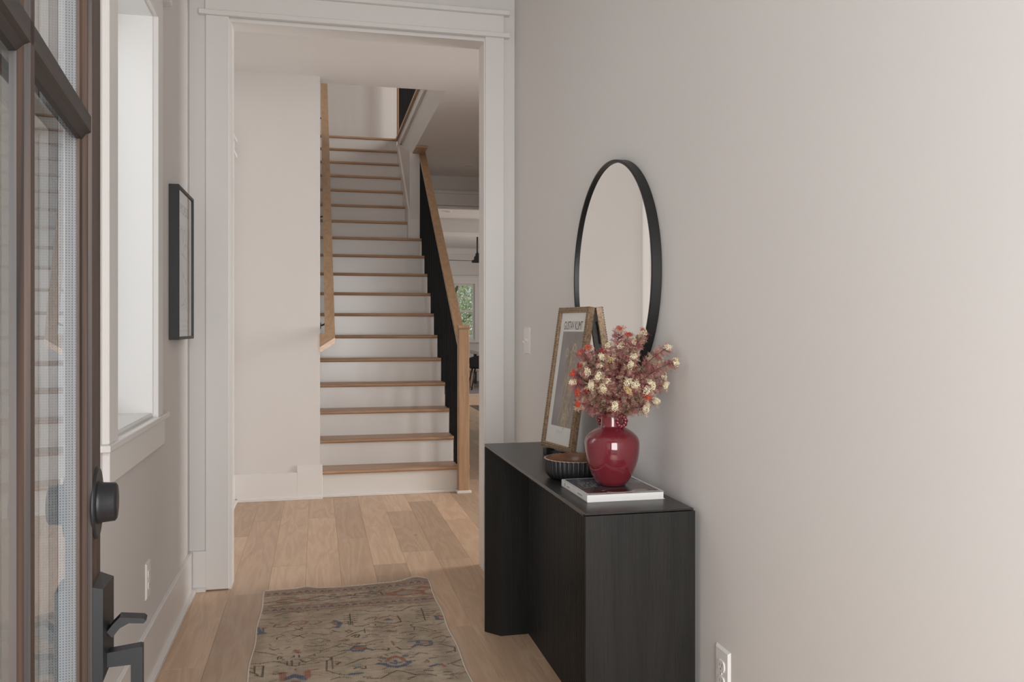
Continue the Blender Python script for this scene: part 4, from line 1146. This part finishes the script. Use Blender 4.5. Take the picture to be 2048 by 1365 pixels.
# ================================================================== RUNNER RUG
RUG_STROKES = [
"k5 -174,3667 -142,3694 -104,3711 -74,3699 -29,3709", "k10 -81,3695 -71,3703", "k9 -1,3712 4,3701", "r8 -225,3635 -177,3632",
"k4 -188,3589 -172,3583", "r4 27,3647 62,3645", "k4 56,3674 106,3703", "r12 -112,3557 -94,3581 -59,3586 -37,3568 -49,3547 -74,3539 -112,3557",
"t12 -87,3566 -56,3563", "b5 -78,3556 -62,3560", "k4 -170,3543 -162,3564 -146,3556", "k4 -170,3538 -142,3527 -114,3535",
"k4 -31,3538 -6,3533 20,3555 4,3568", "k5 -91,3475 -58,3499", "k5 -86,3501 -58,3472", "k9 -63,3500 -56,3492",
"k5 -154,3394 -155,3412 -129,3431", "k4 -96,3428 -78,3415 -39,3437", "k4 -95,3398 -69,3413 -50,3387", "b20 -233,3544 -219,3487",
"b22 -230,3472 -203,3474", "b10 -210,3538 -208,3484", "r12 -215,3526 -200,3532", "b24 70,3557 92,3524",
"b26 92,3524 81,3480", "r18 61,3541 73,3515", "b12 63,3485 81,3471", "k7 135,3630 132,3496",
"k3 110,3606 135,3611 166,3618", "k3 109,3582 134,3586 165,3593", "k3 109,3558 133,3562 164,3568", "k3 108,3535 132,3538 163,3543",
"k3 107,3511 131,3515 161,3518", "k5 124,3536 126,3493", "k5 140,3532 141,3489", "k4 52,3424 71,3433 86,3421",
"k4 59,3445 71,3431", "k4 109,3424 123,3434 137,3418 122,3406 109,3424", "k5 109,3363 147,3402 178,3417", "k5 130,3359 143,3377 162,3373 157,3348 142,3350 145,3364",
"k4 -21,3432 7,3417 37,3402", "k4 -14,3358 7,3370 33,3351 48,3331", "b6 18,3334 42,3332", "k5 -46,3304 -20,3293 12,3290 33,3302",
"k5 12,3238 47,3258 89,3293", "t6 -108,3326 -46,3320", "r14 93,3325 114,3324", "k4 81,3324 123,3326",
"k4 98,3291 126,3272 159,3277", "k4 68,3277 82,3262 103,3265", "k5 -176,3305 -161,3286 -141,3293", "k4 -118,3292 -101,3304",
"r8 -88,3258 -63,3264", "r20 -80,3264 -65,3237", "b14 98,3222 122,3221 140,3252", "b18 133,3214 162,3212",
"r26 140,3237 172,3229", "b10 141,3256 177,3252", "k4 78,3215 98,3222", "k6 -231,3287 -191,3266 -147,3233",
"k6 -140,3205 -135,3215 -123,3208 -131,3199 -117,3184", "k8 -140,3208 -138,3189", "k7 -229,3170 -198,3163 -163,3173 -138,3167 -104,3137", "k9 -105,3159 -103,3130",
"k9 -89,3167 -87,3119", "k8 -83,3214 -82,3199", "k6 -92,3193 -84,3203", "k8 -65,3214 -63,3194",
"k8 -57,3167 -49,3143", "k9 -47,3153 -38,3137", "k6 -60,3145 -63,3117", "k6 -102,3126 -76,3113 -52,3122 6,3126",
"k6 -38,3140 -11,3163 12,3177 51,3168 104,3202", "k6 -30,3194 -8,3208", "k6 -8,3212 -8,3193", "k8 -75,3084 -74,3077",
"k9 -216,3145 -214,3082 -202,3059", "k10 -185,3138 -187,3042", "k6 -216,3145 -185,3138", "k6 -234,3132 -216,3120",
"k5 -232,3100 -217,3082", "k5 -213,3061 -187,3042", "k8 48,3165 50,3142 34,3138 32,3046 52,3027", "k5 54,3163 54,3058",
"k6 52,3024 84,2999 110,2993", "k4 73,3002 78,3011", "r30 -120,3060 -115,3002", "r30 -34,3054 -34,3006",
"r10 -32,3064 3,3066", "r8 -26,3025 11,3013", "k6 -149,3057 -102,3059", "b32 -100,3012 -79,3027 -58,3012 -47,2989",
"t30 -94,2987 -52,2974", "r16 -83,2981 -62,2973", "b20 108,2994 151,2997", "t26 130,3065 147,3072",
"k5 129,3041 146,3051 165,3032", "k5 45,2965 75,2981", "k4 67,3101 84,3112 67,3087", "k4 100,3083 170,3133",
"k5 294,3639 320,3623 350,3621 369,3642 402,3671 471,3668", "k4 257,3684 285,3693 318,3675 290,3671", "k7 207,3646 218,3639", "k4 205,3644 244,3630 281,3637",
"k3 150,3669 202,3657", "r9 245,3536 268,3560 298,3565 326,3546 336,3515", "b12 268,3516 286,3532 300,3514", "b18 281,3518 291,3516",
"k4 230,3530 242,3556", "k4 222,3448 259,3439 280,3457 313,3436", "k4 293,3422 336,3444", "k5 316,3472 336,3482 327,3561",
"k3 232,3510 263,3485 307,3474 334,3487", "k6 435,3632 434,3483", "k3 407,3593 439,3606 467,3609", "k3 405,3571 436,3582 463,3584",
"k3 402,3550 433,3558 460,3558", "k3 400,3528 430,3535 457,3533", "k3 397,3508 428,3512 453,3508", "k4 189,3539 213,3558 239,3566",
"k8 204,3484 205,3479", "k4 142,3475 179,3467 205,3484", "k8 229,3478 231,3468", "k7 361,3483 363,3478",
"k4 363,3475 399,3462 426,3475", "b22 482,3520 487,3485", "b22 483,3481 503,3476", "r20 496,3527 506,3505",
"b10 488,3544 502,3550", "k4 470,3583 509,3595", "k5 370,3436 378,3416 402,3406 430,3377 464,3347", "k5 370,3436 381,3446",
"k4 429,3418 449,3423 461,3416", "k4 477,3416 506,3438", "k4 400,3362 416,3368 433,3352", "k5 383,3410 380,3380",
"k5 126,3381 154,3405 176,3418", "k5 176,3413 201,3416", "k4 184,3434 184,3389", "k5 131,3362 144,3372 162,3368 158,3352 146,3352",
"b8 172,3336 191,3344", "k4 186,3358 201,3368 237,3355", "r14 274,3382 298,3381", "k3 256,3390 281,3393 308,3378",
"t14 254,3330 269,3326", "t14 288,3331 312,3329", "b10 359,3336 378,3336", "k5 321,3353 346,3361 378,3362",
"k5 301,3308 327,3292 361,3292 374,3305", "r14 448,3324 480,3325", "k5 438,3270 481,3290 500,3269 516,3274", "k4 493,3266 501,3275",
"b12 342,3255 378,3259", "b22 377,3247 377,3222", "b12 378,3259 428,3243", "b20 422,3244 425,3219",
"r18 384,3228 417,3225", "b16 350,3196 365,3217 385,3212 402,3200 424,3211", "b8 429,3226 456,3224", "r7 456,3224 486,3217",
"k5 451,3209 478,3186 504,3160", "k9 504,3160 500,3118", "k4 467,3114 500,3133", "b16 126,3236 139,3253 180,3251",
"r26 143,3232 173,3229", "b16 131,3207 165,3203 178,3224 203,3202", "k4 181,3267 216,3259", "k3 122,3289 181,3279 222,3303 249,3301",
"r12 280,3277 285,3235", "k4 210,3208 247,3196", "k10 261,3208 261,3189", "k9 292,3213 305,3186 343,3183",
"k6 244,3200 258,3185", "k5 264,3157 288,3163 304,3144", "k5 243,3150 253,3132", "r20 246,3082 257,3109 278,3119 300,3103 308,3075",
"r10 276,3127 287,3123", "b14 257,3068 275,3053 296,3063", "b16 275,3082 279,3067", "b24 217,3067 236,3059 251,3037 278,3024 304,3032 326,3056",
"b20 229,3119 240,3113", "b24 313,3119 318,3117", "b18 316,3066 326,3056", "k6 203,3063 220,3073",
"k6 217,3100 227,3086", "k6 328,3096 346,3103", "b8 328,3070 345,3066", "r6 228,3021 242,3022",
"k6 311,3020 330,3020", "k4 216,3126 230,3134", "k7 357,3124 367,3137 398,3122", "r6 418,3098 462,3077",
"b10 400,3076 427,3077", "r8 379,3044 390,3063 396,3043 384,3039", "b16 396,3000 418,3013", "b10 422,3019 431,3006",
"r16 435,3016 446,2992", "k6 457,3008 481,3016 518,3045", "k6 476,3003 493,2985 519,2968", "k12 370,2971 400,2964",
"k6 374,2980 403,2984", "k8 168,2949 216,2938 246,2969 275,2993 301,2976 336,2941 380,2938 405,2918", "k6 305,2908 334,2928", "b18 114,2999 152,2997",
"k8 156,2962 182,2956", "k6 127,3045 138,3056 169,3056 168,3035 154,3035", "t24 131,3072 145,3076", "k4 121,3096 153,3122 193,3127",
"k9 432,2919 462,2912", "k5 436,2942 463,2940", "r8 484,2913 509,2925", "k8 441,2886 457,2883"]

RX0, RX1, RY0, RY1 = -0.234, 0.516, 1.45, 4.022
rug = thing('runner_rug', ((RX0 + RX1) / 2, (RY0 + RY1) / 2, 0), 'faded beige patterned runner rug with blue and rust motifs', 'rug')
NX, NY = 390, 640
xs = np.linspace(RX0, RX1, NX); ysr = np.linspace(RY0, RY1, NY)
GX, GY = np.meshgrid(xs, ysr)
nz1 = smooth_noise(NY, NX, 14, 31); nz2 = smooth_noise(NY, NX, 60, 32); nz3 = np.random.default_rng(33).random((NY, NX))
def aniso(ky, kx, seed):
    g = np.random.default_rng(seed).random((ky + 2, kx + 2))
    y = np.linspace(0, ky, NY); x = np.linspace(0, kx, NX); yi = y.astype(int); xi = x.astype(int); fy = (y - yi)[:, None]; fx = (x - xi)[None]
    return (g[yi][:, xi] * (1 - fy) + g[yi + 1][:, xi] * fy) * (1 - fx) + (g[yi][:, xi + 1] * (1 - fy) + g[yi + 1][:, xi + 1] * fy) * fx
streak = aniso(260, 22, 34)
img = np.array(s2l(180, 163, 143)[:3]) * (0.76 + 0.30 * nz1[..., None]) * (0.92 + 0.16 * nz2[..., None]) * (0.86 + 0.28 * streak[..., None])
pale = np.clip((nz1 - 0.55) * 2.2, 0, 1)[..., None] * 0.30
img = img * (1 - pale) + np.array(s2l(196, 182, 164)[:3]) * pale
CL = {'k': s2l(44, 39, 35)[:3], 'r': s2l(146, 84, 66)[:3], 'b': s2l(54, 78, 108)[:3], 't': s2l(140, 142, 138)[:3]}
def rstroke(col, wd, pts, alpha=0.95):
    for (ax, ay), (bx, by) in zip(pts[:-1], pts[1:]):
        x0, x1, y0, y1 = min(ax, bx) - wd, max(ax, bx) + wd, min(ay, by) - wd, max(ay, by) + wd
        i0, i1 = np.searchsorted(xs, [x0, x1]); j0, j1 = np.searchsorted(ysr, [y0, y1])
        if i1 <= i0 or j1 <= j0: continue
        X = GX[j0:j1, i0:i1]; Y = GY[j0:j1, i0:i1]
        dx, dy = bx - ax, by - ay; l2 = dx * dx + dy * dy + 1e-12
        t = np.clip(((X - ax) * dx + (Y - ay) * dy) / l2, 0, 1)
        d = np.hypot(X - ax - t * dx, Y - ay - t * dy)
        k = np.clip((wd - d) / (wd * 0.45), 0, 1) * alpha * (0.55 + 0.6 * nz3[j0:j1, i0:i1])
        k = np.clip(k, 0, 1)[..., None]
        img[j0:j1, i0:i1] = img[j0:j1, i0:i1] * (1 - k) + np.array(CL[col]) * k
# border at the far end: two narrow guard bands and a main band
def band(y0, y1, col, a):
    k = ((GY > y0) & (GY < y1))[..., None] * a * (0.6 + 0.5 * nz2[..., None]); img[:] = img * (1 - k) + np.array(col) * k
mauve = s2l(148, 128, 118)[:3]
band(3.935, 4.006, mauve, 0.75); band(3.712, 3.790, mauve, 0.72)
for yy_ in (3.994, 3.940, 3.786, 3.716): rstroke('r', 0.006, [(RX0, yy_), (RX1, yy_ )], 0.5)
for yy_ in (4.012,): rstroke('k', 0.004, [(RX0, yy_), (RX1, yy_)], 0.5)
random.seed(8)
for i in range(22):
    x = RX0 + 0.02 + i * 0.034
    for yb in (3.968, 3.750):
        rstroke('b', 0.0075, [(x - 0.005, yb), (x + 0.005, yb)], 0.85); rstroke('k' if i % 3 else 'r', 0.004, [(x - 0.010, yb - 0.012), (x, yb + 0.014), (x + 0.010, yb - 0.012)], 0.45)
rstroke('r', 0.014, [(0.31, 3.86), (0.38, 3.895), (0.47, 3.865), (0.47, 3.84), (0.37, 3.825), (0.31, 3.86)], 0.8); rstroke('r', 0.03, [(0.34, 3.86), (0.45, 3.855)], 0.4); rstroke('t', 0.020, [(0.37, 3.862), (0.40, 3.862)], 0.9); rstroke('r', 0.022, [(0.47, 3.91), (0.51, 3.90)], 0.8); rstroke('r', 0.02, [(0.48, 3.82), (0.51, 3.81)], 0.7)
rstroke('k', 0.005, [(-0.05, 3.86), (0.02, 3.90), (0.10, 3.87), (0.02, 3.83), (-0.05, 3.86)]); rstroke('k', 0.005, [(0.10, 3.87), (0.16, 3.87), (0.17, 3.90), (0.28, 3.90), (0.29, 3.85)]); rstroke('r', 0.005, [(0.12, 3.89), (0.20, 3.86), (0.30, 3.90)])
for (x, y) in ((0.14, 3.885), (0.16, 3.845), (0.20, 3.90), (0.22, 3.85), (0.25, 3.875), (0.24, 3.915), (0.07, 3.905)): rstroke('b', 0.010, [(x - 0.008, y), (x + 0.008, y)], 0.9)
rstroke('r', 0.018, [(-0.085, 3.862), (-0.060, 3.862)], 0.95); rstroke('r', 0.012, [(-0.17, 3.850), (-0.14, 3.852)], 0.85); rstroke('k', 0.005, [(-0.225, 3.85), (-0.19, 3.86), (-0.15, 3.88), (-0.08, 3.89)]); rstroke('k', 0.005, [(-0.225, 3.81), (-0.17, 3.815), (-0.10, 3.835), (-0.03, 3.84)])
rstroke('t', 0.010, [(-0.15, 3.905), (-0.10, 3.91)], 0.8)
for s_ in RUG_STROKES:
    h_, *pp = s_.split(' ')
    rstroke(h_[0], max(0.0036, int(h_[1:]) * 0.00052), [tuple(int(v) / 1000 for v in p_.split(',')) for p_ in pp])
# scattered knots of colour: dense in the border, sparse and faded over the field
random.seed(19)
for q in range(330):
    x, y = random.uniform(RX0 + 0.01, RX1 - 0.03), random.uniform(3.70, 4.005); L_ = random.uniform(0.006, 0.03)
    rstroke(random.choice('kkrrb'), 0.0036, [(x, y), (x + L_, y + random.uniform(-0.006, 0.006))], 0.7)
for q in range(210):
    x, y = random.uniform(RX0 + 0.02, RX1 - 0.05), random.uniform(2.82, 3.70); L_ = random.uniform(0.01, 0.045)
    rstroke(random.choice('kkkrt'), 0.0034, [(x, y), (x + L_ * 0.5, y + random.uniform(-0.012, 0.012)), (x + L_, y + random.uniform(-0.018, 0.018))], 0.5)
# the part towards the door repeats the same field
random.seed(77)
for q in range(130):
    x, y = random.uniform(RX0 + 0.03, RX1 - 0.03), random.uniform(RY0 + 0.05, 2.82)
    c_ = random.choice('kkkkbrt'); L_ = random.uniform(0.02, 0.10)
    rstroke(c_, 0.004 if c_ == 'k' else random.uniform(0.005, 0.013), [(x, y), (x + L_ * 0.6, y + random.uniform(-0.05, 0.05)), (x + L_, y + random.uniform(-0.03, 0.03))])
# woven ribs: pale warp shows every other row of knots
rib = ((np.arange(NX) % 3) == 0)[None, :, None]
img = np.where(rib, img * 0.50 + np.array(s2l(192, 176, 158)[:3]) * 0.50 * (0.8 + 0.3 * streak[..., None]), img * (0.86 + 0.22 * nz3[..., None]))
def rug_pt(a, b):
    x = RX0 + (RX1 - RX0) * a; y = RY0 + (RY1 - RY0) * b
    z = 0.0078
    # wavy far end, right corner lifted a little
    e = max(0.0, (b - 0.93) / 0.07)
    y += e * (0.010 * math.sin(a * 9.0 + 0.6) + 0.034 * math.exp(-((a - 0.93) / 0.09) ** 2) + 0.012 * math.exp(-((a - 0.25) / 0.05) ** 2))
    z += e * e * (0.010 * math.exp(-((a - 0.92) / 0.07) ** 2) + 0.004 * math.exp(-((a - 0.25) / 0.05) ** 2))
    x += 0.003 * math.sin(b * 40) * (a - 0.5) * 2
    return (x, y, z)
colour_grid('pile', img.astype(np.float32), rug_pt, 'rug', rug, local=False)
random.seed(6)
# bound edges and end fringe
m = MB()
for a in (0.0, 1.0):
    pts = [Vector(rug_pt(a, i / 200)) - Vector((0, 0, 0.0035)) for i in range(201)]
    m.tube(pts, 0.0042, 6)
fix_normals(m.build('selvedge', 'fringe', rug))
m = MB()
for i in range(430):
    a = i / 429; p = Vector(rug_pt(a, 1.0)); ln = random.uniform(0.009, 0.020)
    p.z -= 0.002
    m.tube([p, p + Vector((random.uniform(-0.003, 0.003), ln * 0.6, random.uniform(0.0, 0.003))), p + Vector((random.uniform(-0.006, 0.006), ln, -0.002))], [0.0016, 0.0014, 0.0008], 4)
o = m.build('fringe', 'fringe', rug); o['kind'] = 'stuff'

# ================================================================== BACK ROOM
fan = thing('ceiling_fan', (2.82, 15.0, ZC), 'black ceiling fan hanging in the back room', 'ceiling fan')
fx, fy = 2.82, 15.0
m = MB(); m.tube([(fx, fy, ZC), (fx, fy, 2.54)], 0.015, 12); fix_normals(m.build('downrod', 'black_metal', fan))
m = MB(); m.lathe([(0.0, ZC - 0.001), (0.07, ZC - 0.001), (0.06, ZC - 0.05), (0.0, ZC - 0.06)], (fx, fy), 24); fix_normals(m.build('canopy', 'black_metal', fan))
m = MB(); m.lathe([(0.0, 2.56), (0.031, 2.56), (0.039, 2.51), (0.061, 2.49), (0.065, 2.44), (0.103, 2.43), (0.103, 2.39), (0.0, 2.385)], (fx, fy), 32); fix_normals(m.build('motor', 'black_metal', fan))
for q in range(3):
    a = math.pi + 0.12 + q * 2 * math.pi / 3
    d = Vector((math.cos(a), math.sin(a), 0)); s_ = Vector((-math.sin(a), math.cos(a), 0)); c = Vector((fx, fy, 2.42))
    v = [c + d * 0.08 + s_ * 0.04, c + d * 0.08 - s_ * 0.04 + Vector((0, 0, 0.008)), c + d * 0.54 - s_ * 0.055 + Vector((0, 0, 0.012)), c + d * 0.54 + s_ * 0.045]
    m = MB(); m.add(v + [p - Vector((0, 0, 0.008)) for p in v], [(0, 1, 2, 3), (7, 6, 5, 4), (0, 4, 5, 1), (1, 5, 6, 2), (2, 6, 7, 3), (3, 7, 4, 0)])
    fix_normals(m.build('blade', 'black_metal', fan))

rr = thing('area_rug', (3.1, 16.9, 0), 'dark grey patterned rug on the back room floor', 'rug')
boxobj('pile', 'grey_rug', rr, 1.6, 4.6, 15.1, 18.6, 0.0, 0.010, bev=0.003)
boxobj('border', 'pale_table', rr, 1.6, 4.6, 15.02, 15.1, 0.0, 0.008, bev=0.002)
tb = thing('dining_table', (3.9, 17.5, 0.010), 'pale topped table on the back room rug', 'table')
boxobj('table_top', 'pale_table', tb, 3.20, 4.6, 16.9, 17.9, 0.66, 0.735, bev=0.01)
for (x, y) in ((3.30, 17.0), (4.5, 17.0), (3.30, 17.8), (4.5, 17.8)): boxobj('leg', 'black_metal', tb, x - 0.03, x + 0.03, y - 0.03, y + 0.03, 0.010, 0.66, bev=0.004)
ch = thing('chair', (3.02, 16.2, 0.010), 'black shell chair in front of the back room table', 'chair')
cx_, cy_ = 3.12, 16.2
m = MB()
for i in range(9):
    for j in range(7):
        pass
nu, nv = 15, 9; vs = []
for j in range(nv):
    for i in range(nu):
        a = -1.25 + 2.5 * i / (nu - 1); r_ = 0.25 + 0.03 * j / (nv - 1)
        vs.append((cx_ + r_ * math.sin(a), cy_ - 0.02 - r_ * math.cos(a) * 0.9, 0.42 + 0.26 * (j / (nv - 1)) * (1 - 0.25 * (a / 1.25) ** 2)))
m.add(vs, [(j * nu + i, j * nu + i + 1, (j + 1) * nu + i + 1, (j + 1) * nu + i) for j in range(nv - 1) for i in range(nu - 1)], True)
o = m.build('backrest', 'chair_black', ch); sm_ = o.modifiers.new('thick', 'SOLIDIFY'); sm_.thickness = 0.018
m = MB(); m.lathe([(0.0, 0.43), (0.22, 0.43), (0.255, 0.44), (0.25, 0.47), (0.2, 0.475), (0.0, 0.475)], (cx_, cy_), 28); fix_normals(m.build('seat', 'chair_black', ch))
for (sx, sy) in ((1, 1), (1, -1), (-1, 1), (-1, -1)):
    m = MB(); m.tube([(cx_ + sx * 0.14, cy_ + sy * 0.14, 0.44), (cx_ + sx * 0.23, cy_ + sy * 0.23, 0.010)], [0.016, 0.011], 10); fix_normals(m.build('leg', 'chair_black', ch))
bn = thing('bench', (3.6, 17.1, 0.010), 'pale oak bench beside the back room table', 'bench')
boxobj('seat', 'sofa', bn, 2.92, 4.4, 16.55, 16.82, 0.335, 0.385, bev=0.008)
for x in (3.02, 4.3): boxobj('leg', 'sofa', bn, x - 0.025, x + 0.025, 16.6, 16.77, 0.010, 0.335, bev=0.004)

# ================================================================== OUTSIDE THE FAR WINDOW
struct('ground_garden', MB().box(-4, 12, 19.2, 40, -0.5, -0.4), 'grass', 'green lawn beyond the far window', 'lawn')
def tree(x, y, h, seed, label):
    rs = random.Random(seed); nr = np.random.default_rng(seed)
    t = thing('garden_tree', (x, y, -0.4), label, 'tree', 'trees beyond the far window')
    m = MB(); m.tube([(x, y, -0.4), (x + 0.15, y, 0.8), (x - 0.1, y, 1.9), (x + 0.1, y + 0.1, h * 0.75)], [0.20, 0.15, 0.11, 0.05], 10); fix_normals(m.build('trunk', 'bark', t))
    m = MB()
    for q in range(7):
        z0 = 0.9 + 0.35 * q; a = rs.uniform(0, 6.28)
        m.tube([(x, y, z0), (x + math.cos(a) * 0.7, y + math.sin(a) * 0.5, z0 + 0.35), (x + math.cos(a) * 1.5, y + math.sin(a) * 1.0, z0 + 0.85)], [0.075, 0.05, 0.02], 7)
    fix_normals(m.build('branches', 'bark', t))
    n = 9500
    c = nr.normal(0, 1, (n, 3)); c /= np.linalg.norm(c, axis=1)[:, None]; c *= (nr.random(n) ** 0.4)[:, None]
    ctr = np.array((x, y, h * 0.52)); P_ = ctr + c * np.array((1.9, 1.5, h * 0.50))
    cl = nr.normal(0, 0.12, (n, 3)); P_ = np.round(P_ / 0.45) * 0.45 * 0.5 + P_ * 0.5 + cl
    a = nr.normal(0, 1, (n, 3)); a /= np.linalg.norm(a, axis=1)[:, None]; b = nr.normal(0, 1, (n, 3)); b /= np.linalg.norm(b, axis=1)[:, None]
    s_ = nr.uniform(0.030, 0.062, (n, 1))
    V_ = np.stack([P_ - a * s_, P_ + b * s_ * 0.5, P_ + a * s_, P_ - b * s_ * 0.5], 1).reshape(-1, 3)
    F_ = [(4 * i, 4 * i + 1, 4 * i + 2, 4 * i + 3) for i in range(n)]
    g = nr.random(n)[:, None]; col = (1 - g) * np.array((0.42, 0.50, 0.24)) + g * np.array((0.82, 0.84, 0.56))
    coloured('foliage', [tuple(p) for p in V_], F_, np.repeat(col, 4, 0), 'leaf_green', t)
    return t
for i, (x, y, h) in enumerate(((3.4, 22.6, 3.6), (7.4, 24.0, 4.4), (0.0, 26.5, 4.2), (3.9, 29.0, 5.6), (6.6, 32.5, 6.5))):
    tree(x, y, h, 100 + i, ['leafy green tree nearest to the far window', 'tall green tree right behind the far window view', 'green tree left behind the far window view', 'large green tree straight behind the nearest one outside', 'large green tree farthest beyond the window'][i])
